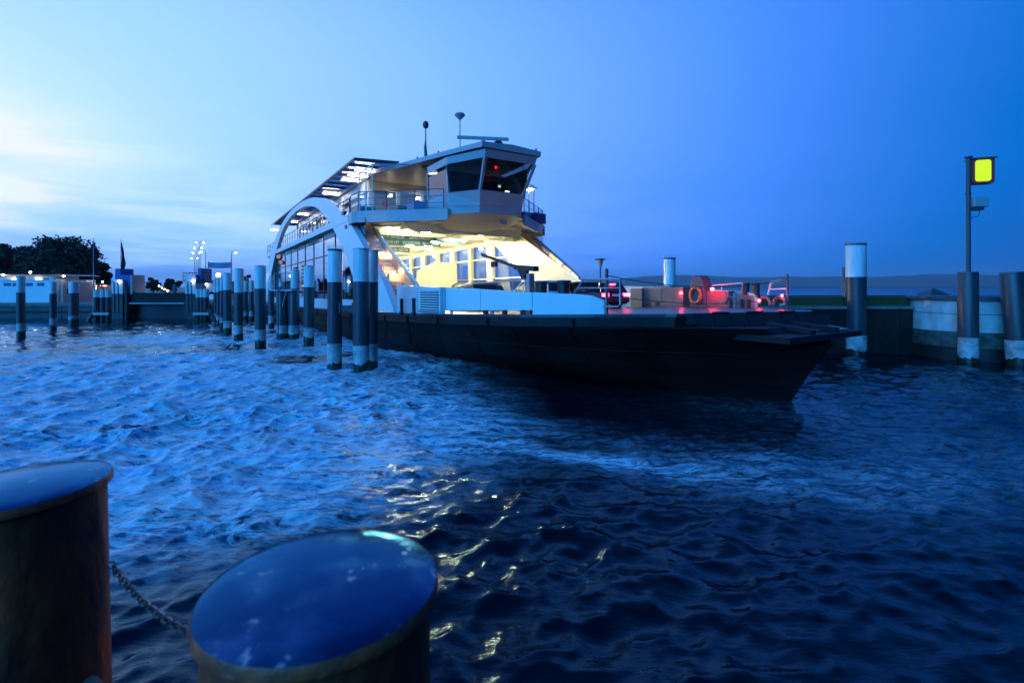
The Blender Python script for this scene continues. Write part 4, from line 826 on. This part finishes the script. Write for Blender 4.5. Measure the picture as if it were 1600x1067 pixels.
rq = fl(1113, 452, 1, 4.3); P('red_glow_lamp', MB().lathe([(.02, rq.z - .06), (.07, rq.z - .05), (.07, rq.z + .05), (.02, rq.z + .06)], 12, (rq.x, 4.3, 0)), 'redlamp')
rq = fl(1186, 470, 1, 3.6); P('red_glow_lamp', MB().lathe([(.02, rq.z - .05), (.05, rq.z - .04), (.05, rq.z + .04), (.02, rq.z + .05)], 12, (rq.x, 3.6, 0)), 'redlamp')
rq = fl(1222, 462, 1, 3.9); P('red_glow_lamp', MB().lathe([(.02, rq.z - .04), (.035, rq.z - .03), (.035, rq.z + .03), (.02, rq.z + .04)], 12, (rq.x, 3.9, 0)), 'redlamp')  # small lamp added to bring red light onto the far rail
ferry_m = Matrix.Translation(FO) @ Matrix((FX, FYv, FZ)).transposed().to_4x4()
# life ring hanging on the hatch housing
lr = empty('life_ring'); lr.matrix_world = ferry_m @ Matrix.Translation((hsx.x, 4.42, 2.98)) @ Matrix.Rotation(R_(90), 4, 'X')
NR = 40; v = MB().tube([(.27 * math.cos(t), .33 * math.sin(t), 0) for t in np.linspace(0, 2 * math.pi, NR + 1)[:-1]], .075, 10, True)
v.build('ring', 'ringred', lr, True)
MB().tube([(.36 * math.cos(t), .42 * math.sin(t), .02) for t in np.linspace(0, 2 * math.pi, 33)[:-1]], .008, 5, True).build('grab_line', 'rope', lr)
tag(lr, 'red life ring hanging on the grey hatch housing at the bow', 'life ring')

# ================================================================ CARS ON THE DECK
def car(label, lx, ly, paint, L_=4.3, W_=1.78, H_=1.5, lights=True, heading=180., suv=False):
    """nose points along +x before turning; heading 180 = facing the stern"""
    o = empty('parked_car'); x0 = -L_ / 2; hh = H_; belt = hh * .60; wr = .32
    o.matrix_world = ferry_m @ Matrix.Translation((lx, ly, zd(lx) + .002)) @ Matrix.Rotation(R_(heading), 4, 'Z')
    side = [(x0 + .02, .34), (x0 - .02, .55), (x0 + .03, belt * .86), (x0 + .10, belt + .02), (x0 + .6, belt + .06), (L_ / 2 - 1.15, belt), (L_ / 2 - .35, belt * .86), (L_ / 2 - .04, belt * .68), (L_ / 2, .42), (L_ / 2 - .12, .24), (x0 + .12, .24)]
    def shape(b, pts, wf):
        n = len(pts); rows = []
        for y, f in ((-1, .0), (-.93, 1), (.93, 1), (1, .0)):
            pass
        prof = [(-.5, .10), (-.47, .03), (-.40, 0), (.40, 0), (.47, .03), (.5, .10)]
        cxm = sum(p[0] for p in pts) / n; czm = sum(p[1] for p in pts) / n
        for f, ins in prof:
            rows.append([(p[0] - ins * (1 if p[0] > cxm else -1) * .8, f * wf(p[1]), p[1] - ins * (1 if p[1] > czm else -1) * .5) for p in pts])
        k = len(rows); b.add([q for r in rows for q in r], [(i * n + j, i * n + (j + 1) % n, (i + 1) * n + (j + 1) % n, (i + 1) * n + j) for i in range(k - 1) for j in range(n)] + [tuple(range(n))[::-1], tuple((k - 1) * n + j for j in range(n))]); return b
    body = shape(MB(), side, lambda z: W_ * (1 - .06 * max(0, (z - .6)) / .5)).build('body', paint, o, True)
    rb = x0 + (.12 if suv else .28)
    cab = [(rb, belt + .0), (rb + .16, hh - .16), (rb + .38, hh - .04), (.1, hh), (.55, hh - .05), (L_ / 2 - 1.0, belt - .02)]
    shape(MB(), cab, lambda z: W_ * (.95 - .20 * (z - belt) / (hh - belt))).build('window_glass', 'plastic' if not suv else 'darkglass', o, True)
    roof = [(rb + .2, hh - .12), (rb + .38, hh - .02), (.1, hh + .025), (.58, hh - .03), (.6, hh - .08), (.1, hh - .03), (rb + .4, hh - .08)]
    MB().prism(roof, 1, -W_ * .385, W_ * .385).build('roof', paint, o, bevel=.02)
    for sy_ in (-1, 1):
        for a, b in (((rb + .02, belt), (rb + .30, hh - .06)), ((L_ / 2 - 1.02, belt), (.55, hh - .06)), ((-.35, belt), (-.35, hh - .03))):
            MB().bar((a[0], sy_ * W_ * .472, a[1]), (b[0], sy_ * W_ * .385, b[1]), .07, .05, (0, 1, 0)).build('pillar', paint, o)
        for xw in (x0 + .78, L_ / 2 - .82):
            wh = MB().tube([(xw, sy_ * (W_ / 2 - .2), wr), (xw, sy_ * (W_ / 2 - .0), wr)], wr, 20).build('wheel', 'tyre', o, True); MB().tube([(xw, sy_ * (W_ / 2 - .02), wr), (xw, sy_ * (W_ / 2 + .012), wr)], wr * .62, 14).build('rim', 'rimm', wh)
        tl = MB().box((x0 + .02, sy_ * W_ * .385, belt * .86), (.10, .34, .15)).build('tail_lamp', 'taillight' if lights else 'red', o)
        MB().box((L_ / 2 - .22, sy_ * W_ * .37, belt * .74), (.25, .36, .13)).build('headlight', 'rimm', o)
        MB().box((.75, sy_ * (W_ / 2 + .08), belt + .07), (.12, .2, .13)).build('wing_mirror', paint, o, bevel=.03)
    if lights: MB().box((rb + .12, 0, hh - .14), (.06, .34, .05)).build('brake_lamp', 'taillight', o)
    MB().box((x0 - .02, 0, .42), (.10, W_ * .92, .2)).build('bumper', 'plastic', o, bevel=.03)
    MB().box((x0 - .02, 0, .66), (.03, .5, .11)).build('number_plate', 'numberplate', o)
    MB().prism([(rb + .03, belt + .07), (rb + .17, hh - .17), (rb + .15, hh - .17), (rb + .0, belt + .07)], 1, -W_ * .36, W_ * .36).build('rear_window', 'plastic', o)
    return tag(o, label, 'car', 'cars on the ferry deck')
rc = fl(963, 460, 1, 2.3)
car('dark blue car with glowing red tail lights at the open bow', rc.x - 2.0, 2.3, 'carblue', 4.0, 1.72, 1.30, True, 180, True)
q = fl(862, 447, 2, 3.55); car('black car with lit tail lights behind the two bow bollards', q.x - 2.0, q.y, 'carblack', 4.2, 1.75, 1.42, True)
car('white car ahead of the black one, behind the barrier post', -13.6, 1.1, 'carwhite', 4.4, 1.78, 1.48, False)
car('silver car just showing over the bulwark under the barrier boom', -16.2, -1.6, 'carsilver', 4.3, 1.76, 1.44, False)
car('black car parked deep in the lit car deck by the locker', -19.8, .9, 'carblack', 4.4, 1.8, 1.46, False)

# ================================================================ FOREGROUND BOLLARDS AND CHAIN
def bollard(x, y, r, top, label, tilt=(0, 0)):
    o = empty('pipe_bollard', (x, y, 0)); o.rotation_euler = (*tilt, 0); rb = r * .93
    n = 56
    MB().lathe([(rb, -3), (rb, 0), (rb * 1.004, top * .5), (rb, top - .03)], n).build('shaft', 'rust', o, True)
    MB().lathe([(rb, top - .05), (r * .975, top - .046), (r, top - .036), (r, top - .012), (r * .985, top - .002)], n, caps=False).build('rim', 'rim', o, True)
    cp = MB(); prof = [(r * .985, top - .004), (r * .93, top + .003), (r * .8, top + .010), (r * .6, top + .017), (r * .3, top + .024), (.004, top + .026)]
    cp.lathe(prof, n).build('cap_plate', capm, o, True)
    return tag(o, label, 'bollard', 'steel pipe bollards in the foreground')
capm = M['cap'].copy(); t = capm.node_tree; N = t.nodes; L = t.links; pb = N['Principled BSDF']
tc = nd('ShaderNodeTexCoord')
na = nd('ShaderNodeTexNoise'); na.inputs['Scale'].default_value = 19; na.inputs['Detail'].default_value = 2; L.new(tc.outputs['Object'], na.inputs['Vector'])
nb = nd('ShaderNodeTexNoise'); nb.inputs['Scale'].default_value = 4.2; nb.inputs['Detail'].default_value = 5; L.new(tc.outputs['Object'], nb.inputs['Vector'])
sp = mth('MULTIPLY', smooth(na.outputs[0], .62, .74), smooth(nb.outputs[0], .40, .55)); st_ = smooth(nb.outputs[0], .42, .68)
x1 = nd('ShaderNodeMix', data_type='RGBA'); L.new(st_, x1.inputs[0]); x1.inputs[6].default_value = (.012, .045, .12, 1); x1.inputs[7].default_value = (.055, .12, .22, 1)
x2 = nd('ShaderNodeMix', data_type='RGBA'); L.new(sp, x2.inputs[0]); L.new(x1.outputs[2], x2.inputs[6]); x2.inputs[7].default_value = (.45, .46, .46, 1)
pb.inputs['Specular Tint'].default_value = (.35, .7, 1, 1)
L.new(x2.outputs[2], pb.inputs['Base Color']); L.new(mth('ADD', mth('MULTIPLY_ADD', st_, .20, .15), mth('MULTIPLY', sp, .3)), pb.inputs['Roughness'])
BR, BTOP = .33, EYE - .858
B2 = (-.5477, 1.457); B1 = (-2.09, 2.17)
bollard(*B1, BR, BTOP, 'rusty steel pipe bollard with wet cap cut off by the left edge', (0, R_(-1.2)))
bollard(*B2, BR, BTOP, 'rusty steel pipe bollard with wet speckled cap in the bottom foreground')
def chain(a, b, sag, label, n=34, ln=.055, r=.0055):
    o = empty('mooring_chain', a); a = Vector(a); b = Vector(b); pts = [a.lerp(b, t) - a - Vector((0, 0, sag * 4 * t * (1 - t))) for t in np.linspace(0, 1, n + 1)]
    link = MB().tube([(math.cos(t) * ln * .36 + math.copysign(ln * .25, math.cos(t)), math.sin(t) * ln * .36, 0) for t in np.linspace(0, 2 * math.pi, 15)[:-1]], r, 6, True)
    base = link.build('link', 'chain', o, True)
    for i in range(n):
        d = (pts[i + 1] - pts[i]); m = d.to_track_quat('X', 'Z').to_matrix().to_4x4(); lk = base if i == 0 else part('link', base.data, None, o)
        lk.matrix_local = Matrix.Translation((pts[i] + pts[i + 1]) / 2) @ m @ Matrix.Rotation(R_(90 * (i % 2)), 4, 'X') @ Matrix.Scale(d.length / (ln * .93), 4)
    return tag(o, label, 'chain')
dv = (Vector(B2) - Vector(B1)).normalized()
ca_ = (B1[0] + BR * .88, B1[1] + BR * .25, 2.06); cb_ = (B2[0] - dv.x * BR * .93, B2[1] - dv.y * BR * .93, 2.18)
chain(ca_, cb_, .10, 'thin steel chain hanging between the two foreground bollards')
rp = empty('mooring_rope', (B1[0] + .3, B1[1] - .05, 1.62)); MB().tube([Vector((0, 0, 0)), Vector((.3, -.12, -.07)), Vector((.65, -.3, -.12)), Vector((1.0, -.45, -.15)), Vector((1.3, -.6, -.1))], .035, 10).build('rope', 'rope', rp, True)
tag(rp, 'thick dark rope slung low between the two foreground bollards', 'rope')

# ================================================================ LEFT SHORE
def white_kiosk():
    Y = 55.0; k = Y / FPX; xf = lambda p: (p - 800) * k; zf = lambda p: EYE + (HY - p) * k
    o = empty('harbour_kiosk', (0, Y, QZ)); z = lambda p: zf(p) - QZ
    x0, x1 = xf(-60), xf(88.5)
    MB().b2(x0, x1, 0, 5, -.02, z(438)).build('wall', 'white', o); MB().b2(x0 - .1, x1 + .1, -.08, 5.1, z(438), z(437)).build('parapet', 'white', o)
    MB().b2(x1 - .02, x1 + .4, .3, 4.7, -.02, z(440)).build('end_wall', 'pinkwall', o)
    MB().b2(x0, xf(68), 1.2, 4.5, z(437), z(430.5)).build('upper_wall', 'white', o)
    MB().hexa([(x0, .4, z(430.5)), (xf(97), .4, z(430.5)), (xf(97), 5.2, z(430.5)), (x0, 5.2, z(430.5))], [(x0, .2, z(428.8)), (xf(88), .2, z(428.6)), (xf(88), 5.2, z(428.6)), (x0, 5.2, z(428.8))]).build('roof', 'pinkwall', o)
    for px in (-30, -12, 6, 20, 40, 58):
        f = MB().b2(xf(px), xf(px + 11), -.03, .02, z(447), z(442)).build('window', 'darkframe', o); MB().b2(xf(px) + .05, xf(px + 11) - .05, -.045, -.031, z(446.5), z(442.6)).build('pane', 'bluebox', f)
    for px in (2, 15, 40, 52): MB().b2(xf(px), xf(px + 9), 1.16, 1.19, z(438.0) + .1, z(434.5)).build('upper_window', 'lampw' if px in (2, 40) else 'darkframe', o)
    for px, py in ((3, 429.5), (46, 425.5), (98, 431.5)): MB().lathe([(.02, -.09), (.09, -.06), (.11, 0), (.09, .06), (.02, .09)], 12, (xf(px), .1, z(py))).build('globe_lamp', 'street', o, True)
    MB().b2(x1 + .41, x1 + .44, .8, 2.2, .9, 1.5).build('notice_board', 'plastic', o)
    tag(o, 'low white harbour kiosk with lit upper windows and flat roof', 'kiosk')
white_kiosk()
def tree(px, Y, top_py, half_px, base_z, label, nclump, leafn, seed, trunk_h=.35, squash=1., name='tree', leaf=.34):
    g = np.random.default_rng(seed); k = Y / FPX; x = (px - 800) * k; Hh_ = EYE + (HY - top_py) * k - base_z; rx = half_px * k
    o = empty(name, (x, Y, base_z)); zc = Hh_ * (trunk_h + (1 - trunk_h) / 2); rz = Hh_ * (1 - trunk_h) / 2
    tb = MB(); tb.tube([(0, 0, 0), (.1, .05, zc * .5), (0, 0, zc)], [Hh_ * .035, Hh_ * .025, Hh_ * .015], 8)
    cl_ = []
    for i in range(nclump):
        d = g.normal(size=3); d /= np.linalg.norm(d); f = g.random() ** .45
        c_ = np.array([d[0] * rx * .86 * f, d[1] * rx * .86 * f, zc + d[2] * rz * .84 * f * squash]); cl_.append((c_, rx * (.17 + .17 * g.random())))
        if i < 14: tb.tube([(0, 0, zc * (.55 + .4 * g.random())), tuple(c_ * np.array([.5, .5, 1]) + np.array([0, 0, -.2 * rz])), tuple(c_)], [Hh_ * .012, Hh_ * .008, Hh_ * .003], 5)
    tb.build('trunk', 'bark', o)
    vs, n = [], 0
    per = leafn // nclump
    for c_, r in cl_:
        d = g.normal(size=(per, 3)); d /= np.linalg.norm(d, axis=1)[:, None]; p = c_ + d * r * (g.random((per, 1)) ** .5) * np.array([1.15, 1.15, .85])
        u = g.normal(size=(per, 3)); u /= np.linalg.norm(u, axis=1)[:, None]; v2 = np.cross(u, g.normal(size=(per, 3))); v2 /= np.linalg.norm(v2, axis=1)[:, None]
        s1 = leaf * (.5 + .7 * g.random((per, 1)))
        vs.append(np.stack([p - u * s1, p + v2 * s1 * .55, p + u * s1, p - v2 * s1 * .55], 1).reshape(-1, 3))
    vs = np.concatenate(vs); b = MB(); b.v = [tuple(q) for q in vs]; b.f = [(4 * i, 4 * i + 1, 4 * i + 2, 4 * i + 3) for i in range(len(vs) // 4)]
    b.build('crown', 'leaf', o)
    return tag(o, label, 'tree', 'trees behind the landing')
tree(96, 74, 364, 52, QZ, 'tallest dark leafy tree behind the white kiosk', 110, 15000, 1, .12, leaf=.27)
tree(8, 78, 380, 36, QZ, 'dark leafy tree at the far left edge', 80, 9000, 2, .12, leaf=.28)
tree(56, 82, 392, 34, QZ, 'dark leafy tree filling the gap behind the kiosk roof', 40, 4500, 3, .1)
tree(140, 80, 400, 28, QZ, 'lower dark tree right of the tallest tree', 36, 4000, 4, .1)
tree(165, 84, 425, 16, QZ, 'small dark bush by the blue lift tower', 22, 2200, 5, .05)
tree(208, 88, 431, 12, QZ, 'dark shrub just right of the blue box', 22, 2200, 6, .1)
tree(218, 88, 432, 6, QZ, 'narrow dark sapling beside the shrub', 10, 900, 12, .2)
tree(239, 92, 434, 10.5, QZ, 'left of two round clipped trees behind the ramp', 26, 2600, 7, .28, leaf=.26)
tree(271, 92, 434, 12.5, QZ, 'right of two round clipped trees behind the ramp', 30, 3000, 8, .28, leaf=.26)
tree(251, 93, 443, 5, QZ, 'small dark shrub between the two round trees', 10, 900, 13, .2, leaf=.22)
tree(386, 75, 426, 6, QZ, 'dark tree peeking over the two short piles', 10, 900, 14, .2, leaf=.26)
def flagpole(px, Y, top, base_z, label, flip):
    k = Y / FPX; x = (px - 800) * k; zt = EYE + (HY - top) * k; o = empty('flagpole', (x, Y, base_z))
    MB().tube([(0, 0, -.2), (0, 0, zt - base_z)], [.06, .03], 8).build('pole', 'steel', o); MB().lathe([(.01, 0), (.05, .05), (.01, .1)], 8, (0, 0, zt - base_z)).build('finial', 'steel', o)
    b = MB(); n = 14; v = []
    for i in range(n + 1):
        t = i / n; wd = .08 + .34 * math.sin(min(1, t * 1.35) * math.pi * .5) * (.75 + .25 * math.sin(t * 9 + flip)); zz = zt - base_z - .2 - t * 2.9
        for q in (0, .33, .66, 1): v.append((.04 + q * wd, .16 * math.sin(q * 7 + t * 3), zz - q * .5))
    b.add(v, [(i * 4 + j, i * 4 + j + 1, (i + 1) * 4 + j + 1, (i + 1) * 4 + j) for i in range(n) for j in range(3)]).build('flag', 'flag', o, True)
    tag(o, label, 'flagpole', 'flagpoles on the landing')
flagpole(146, 50.6, 374, -.3, 'flagpole with furled dark flag beside the small dolphin', 0.); flagpole(189, 53.5, 375, 1.6, 'flagpole with furled dark flag above the lift tower', 2.)
def street_lamp(px, Y, top, arms, label, lit=True):
    k = Y / FPX; x = (px - 800) * k; zt = EYE + (HY - top) * k - QZ; o = empty('street_lamp', (x, Y, QZ))
    MB().tube([(0, 0, 0), (0, 0, zt)], [.09, .05], 8).build('pole', 'darkframe', o)
    for a in arms:
        h = MB().bar((0, 0, zt), (a, 0, zt + .05), .1, .07).build('arm', 'darkframe', o); MB().b2(a - .28, a + .28, -.18, .18, zt - .02, zt + .1).build('lamp_head', 'darkframe', o)
        if lit: MB().lathe([(.04, zt - .22), (.14, zt - .16), (.17, zt - .07), (.14, zt - .025)], 10, (a, 0, 0)).build('lamp_glass', 'street', o)
    tag(o, label, 'street lamp', 'street lamps on the landing')
street_lamp(312.5, 100, 378, (-.75, .75), 'tallest twin street lamp on the landing'); street_lamp(309.5, 112, 387, (-.8, .8), 'second tallest twin street lamp, left of the tallest')
street_lamp(306.5, 125, 395, (-.8, .8), 'third twin street lamp in the cluster'); street_lamp(304, 138, 403, (-.8, .8), 'shortest twin street lamp in the cluster')
street_lamp(321.5, 96, 393, (-.9,), 'single arm street lamp right of the cluster'); street_lamp(361.5, 78, 394, (.65,), 'single arm street lamp beside the blue banner'); street_lamp(164, 105, 404, (-.4, .4), 'unlit twin lamp rising behind the trees', False)
def globe(px, Y, py, label, r=.3):
    o = empty('globe_lamp', at(px, Y, z=QZ)); z = EYE + (HY - py) / FPX * Y - QZ
    MB().tube([(0, 0, 0), (0, 0, z)], .05, 6).build('pole', 'darkframe', o); MB().lathe([(.02, z - r), (r * .7, z - r * .7), (r, z), (r * .7, z + r * .7), (.02, z + r)], 14).build('globe', 'street', o, True); tag(o, label, 'lamp')
globe(341, 68, 430, 'round white globe lamp above the row of piles', .26); globe(160, 60, 440.5, 'small globe lamp behind the small dolphin piles', .1)
def banner():
    Y = 80.; a, b = at(325, Y, 409.5), at(361, Y, 409.5); o = empty('banner', (a[0], Y, QZ)); z1, z0 = EYE + (HY - 409.5) / FPX * Y - QZ, EYE + (HY - 418.5) / FPX * Y - QZ; n = 12; v = []
    for i in range(n + 1):
        t = i / n; s = .1 * 4 * t * (1 - t); v += [(t * (b[0] - a[0]), .1 * math.sin(t * 8), z1 - s), (t * (b[0] - a[0]), .1 * math.sin(t * 8 + .5), z0 - s)]
    MB().add(v, [(2 * i, 2 * i + 2, 2 * i + 3, 2 * i + 1) for i in range(n)]).build('cloth', 'banner', o, True)
    MB().tube([(0, .05, 0), (0, .05, z1 + .1)], .05, 6).build('pole', 'darkframe', o); MB().tube([(b[0] - a[0], .05, 0), (b[0] - a[0], .05, z1 + .1)], .05, 6).build('pole', 'darkframe', o)
    tag(o, 'plain blue banner stretched between poles over the landing', 'banner')
banner()
# link span with its two lift towers
def tower(px0, px1, ty, label, boxes, Y=50.5):
    k = Y / FPX; xc = (px0 + px1) / 2; X = (xc - 800) * k; o = empty('lift_tower', (X, Y, 0)); xf = lambda p: (p - 800) * k - X; zf = lambda p: EYE + (HY - p) * k
    MB().b2(xf(px0), xf(px1), 0, 1.6, zf(459), zf(ty)).build('white_cladding', 'pile_white', o)
    MB().b2(xf(px0) + .02, xf(px1) - .02, .02, 1.58, -2, zf(459)).build('dark_base', 'wetwall', o)
    for q in (.25, .6): MB().b2(xf(px0 + (px1 - px0) * q), xf(px0 + (px1 - px0) * q + .8), -.06, 0, zf(490), zf(440)).build('guide_rail', 'darkframe', o)
    MB().lathe([(.02, -.06), (.08, 0), (.02, .06)], 10, (xf(px0 + 13), -.1, zf(439.5))).build('work_lamp', 'street', o)
    for a, b, t, bt, m in boxes: MB().b2(xf(a), xf(b), .4, 2.2, zf(bt), zf(t)).build('machine_box', m, o)
    tag(o, label, 'lift tower', 'lift towers of the link span')
tower(173.5, 191.5, 437, 'white clad left lift tower with blue boxes on top', [(175, 183, 419.5, 437, 'bluebox'), (183, 199, 429.5, 447, 'bluebox'), (199, 201.5, 430, 460, 'pinkwall')])
tower(289, 305.5, 429, 'white clad right lift tower with orange guard rail on top', [(305, 310.5, 419, 442, 'bluebox')])
def guard():
    Y = 51.2; o = empty('guard_rail', at(286, Y, 437)); k = Y / FPX
    for z in (0, .35, .7): MB().tube([(0, 0, z), (40 * k, 0, z)], .035, 6).build('rail', 'ringred', o)
    for i in range(9): MB().tube([(i * 5 * k, 0, -.05), (i * 5 * k, 0, .75)], .03, 5).build('post', 'ringred', o)
    MB().b2(0, 40 * k, .02, 1.4, -.18, -.05).build('walkway', 'ringred', o)
    tag(o, 'orange guard rail and walkway on top of the right lift tower', 'guard rail')
guard()
def link_span():
    Y = 51.0; k = Y / FPX; X = (241 - 800) * k; o = empty('link_span', (X, Y, 0)); xf = lambda p: (p - 800) * k - X; zf = lambda p: EYE + (HY - p) * k
    MB().b2(xf(200), xf(290), 0, 9, zf(461), zf(457.5)).build('bridge_deck', 'fender', o); MB().b2(xf(202), xf(289), .1, .5, zf(473), zf(461)).build('girder', 'fender', o); MB().b2(xf(202), xf(289), -.1, .2, zf(475), zf(473)).build('flange', 'grey', o)
    MB().b2(xf(200), xf(290), .8, 1.5, -1, zf(475)).build('abutment', 'wetwall', o); MB().b2(xf(192), xf(201), -.3, 1, -2, zf(458)).build('guide_column', 'algae', o)
    MB().hexa([(xf(192), .2, zf(458)), (xf(213), .2, zf(458.5)), (xf(213), .3, zf(458.5)), (xf(192), .3, zf(458))], [(xf(192), .2, zf(446)), (xf(200), .2, zf(447)), (xf(200), .3, zf(447)), (xf(192), .3, zf(446))]).build('stair_flank', 'grey', o)
    for i in range(8): MB().tube([(xf(193 + i * 2.4), .1, zf(458)), (xf(193 + i * 2.4), .1, zf(446 + i * 1.4))], .02, 5).build('baluster', 'steel', o)
    for px in (268, 288): MB().b2(xf(px - 1.5), xf(px + 1.5), .3, .6, zf(458), zf(444)).build('bollard_post', 'darkframe', o)
    for i, (px, py) in enumerate(((216, 447), (221, 450), (225, 452.5), (230, 455))): MB().lathe([(.02, -.06), (.06, 0), (.02, .06)], 8, (xf(px), 3.0, zf(py))).build('ramp_lamp', 'street', o)
    MB().bar((xf(210), 3.2, zf(446)), (xf(232), 3.2, zf(458)), .1, .5).build('ramp_side', 'fender', o)
    tag(o, 'dark steel link span between the two lift towers', 'link span')
link_span()
def small_dolphin(pxs, lab, rake):
    Y = 47.2; k = Y / FPX
    for i, px in enumerate(pxs):
        o = empty('fender_pile', at(px, Y, z=0)); zf = lambda p: EYE + (HY - p) * k; r = .24
        MB().lathe([(r, -2), (r, zf(486))], 12).build('wet_foot', 'pile_wet', o); MB().lathe([(r, zf(486)), (r, zf(464.5))], 12).build('dark_shaft', 'pile_dark', o); MB().lathe([(r * 1.02, zf(464.5)), (r * 1.02, zf(452))], 12).build('white_cap', 'pile_white', o)
        if i == rake[0]: MB().tube([(0, 0, zf(480)), (rake[1], 0, -.6)], .18, 8).build('raking_leg', 'pile_dark', o)
        if i == 1: MB().b2(-.75, .75, -.3, -.2, zf(492), zf(488)).build('waling', 'grey', o)
        tag(o, f'{("left", "middle", "right")[i]} white capped fender pile of the small dolphin by the {lab} lift tower', 'pile', f'fender piles by the {lab} lift tower')
small_dolphin((151, 161, 169.5), 'left', (0, -1.1)); small_dolphin((310.5, 316.5, 322), 'right', (2, 1.0))
def bus_shelter():
    Y = 60.; k = Y / FPX; X = (125 - 800) * k; o = empty('ferry_shelter', (X, Y, QZ)); xf = lambda p: (p - 800) * k - X; z = lambda p: EYE + (HY - p) * k - QZ
    MB().b2(xf(96), xf(158), 0, 3, z(446), z(443.5)).build('roof', 'darkframe', o)
    for px in (97, 110, 131, 157): MB().b2(xf(px) - .06, xf(px) + .06, .1, .25, 0, z(446)).build('post', 'darkframe', o)
    MB().b2(xf(96), xf(158), 2.8, 2.9, 0, z(446)).build('back_wall', 'pinkwall', o); MB().b2(xf(127), xf(147), .5, .9, 0, z(458)).build('counter', 'pinkwall', o)
    for px in (100, 130, 146): MB().b2(xf(px), xf(px + 7), 1.0, 1.3, z(447.2), z(446.2)).build('strip_lamp', 'pinklamp', o)
    MB().lathe([(.02, -.18), (.2, 0), (.02, .18)], 10, (xf(129), -.1, z(463))).build('bright_lamp', 'street', o); MB().b2(xf(148), xf(151), -.12, -.05, z(456), z(449)).build('lit_panel', 'lampw', o)
    tag(o, 'open ferry shelter with pink lit counter behind the quay', 'shelter')
bus_shelter()
def shed():
    Y = 66.; k = Y / FPX; X = (335 - 800) * k; o = empty('harbour_shed', (X, Y, QZ)); xf = lambda p: (p - 800) * k - X; z = lambda p: EYE + (HY - p) * k - QZ
    MB().b2(xf(322), xf(352), 0, 4, 0, z(442)).build('wall', 'grey', o); MB().b2(xf(320), xf(354), -.3, 4.3, z(442), z(440)).build('roof', 'darkframe', o); MB().b2(xf(318), xf(324), -.32, -.1, z(445.5), z(443)).build('strip_lamp', 'lampw', o)
    MB().b2(xf(322.2), xf(345), -.05, -.01, 0, z(459)).build('base_panel', 'white', o)
    tag(o, 'grey harbour shed behind the farthest piles of the row', 'shed')
shed()
def lamp_far():
    Y = 40.; k = Y / FPX; o = empty('path_lamp', at(938, Y, z=2.3)); z = lambda p: EYE + (HY - p) * k - 2.3
    MB().tube([(0, 0, -4.5), (0, 0, z(417))], .05, 8).build('pole', 'darkframe', o); MB().lathe([(.11, z(417)), (.24, z(407)), (.24, z(406))], 14).build('lantern', 'grey', o, True); MB().lathe([(.46, z(406)), (.46, z(405)), (.08, z(403.5))], 14).build('hood', 'darkframe', o)
    tag(o, 'unlit path lamp standing behind the ferry bow', 'lamp')
lamp_far()

# ================================================================ the evening haze over the lake
hzb = MB().b2(-9500, 9500, -400, 9500, -4, 215).build('haze', 'white'); hzb.data.materials.clear(); tag(hzb, kind='stuff')
hm = bpy.data.materials.new('haze'); hm.use_nodes = True; t = hm.node_tree; t.nodes.clear()
pv = t.nodes.new('ShaderNodeVolumePrincipled'); pv.inputs['Color'].default_value = (.8, .88, 1, 1); pv.inputs['Density'].default_value = 0.00011; pv.inputs['Anisotropy'].default_value = .2
om = t.nodes.new('ShaderNodeOutputMaterial'); t.links.new(pv.outputs[0], om.inputs['Volume']); hzb.data.materials.append(hm)
sc.cycles.volume_bounces = 0
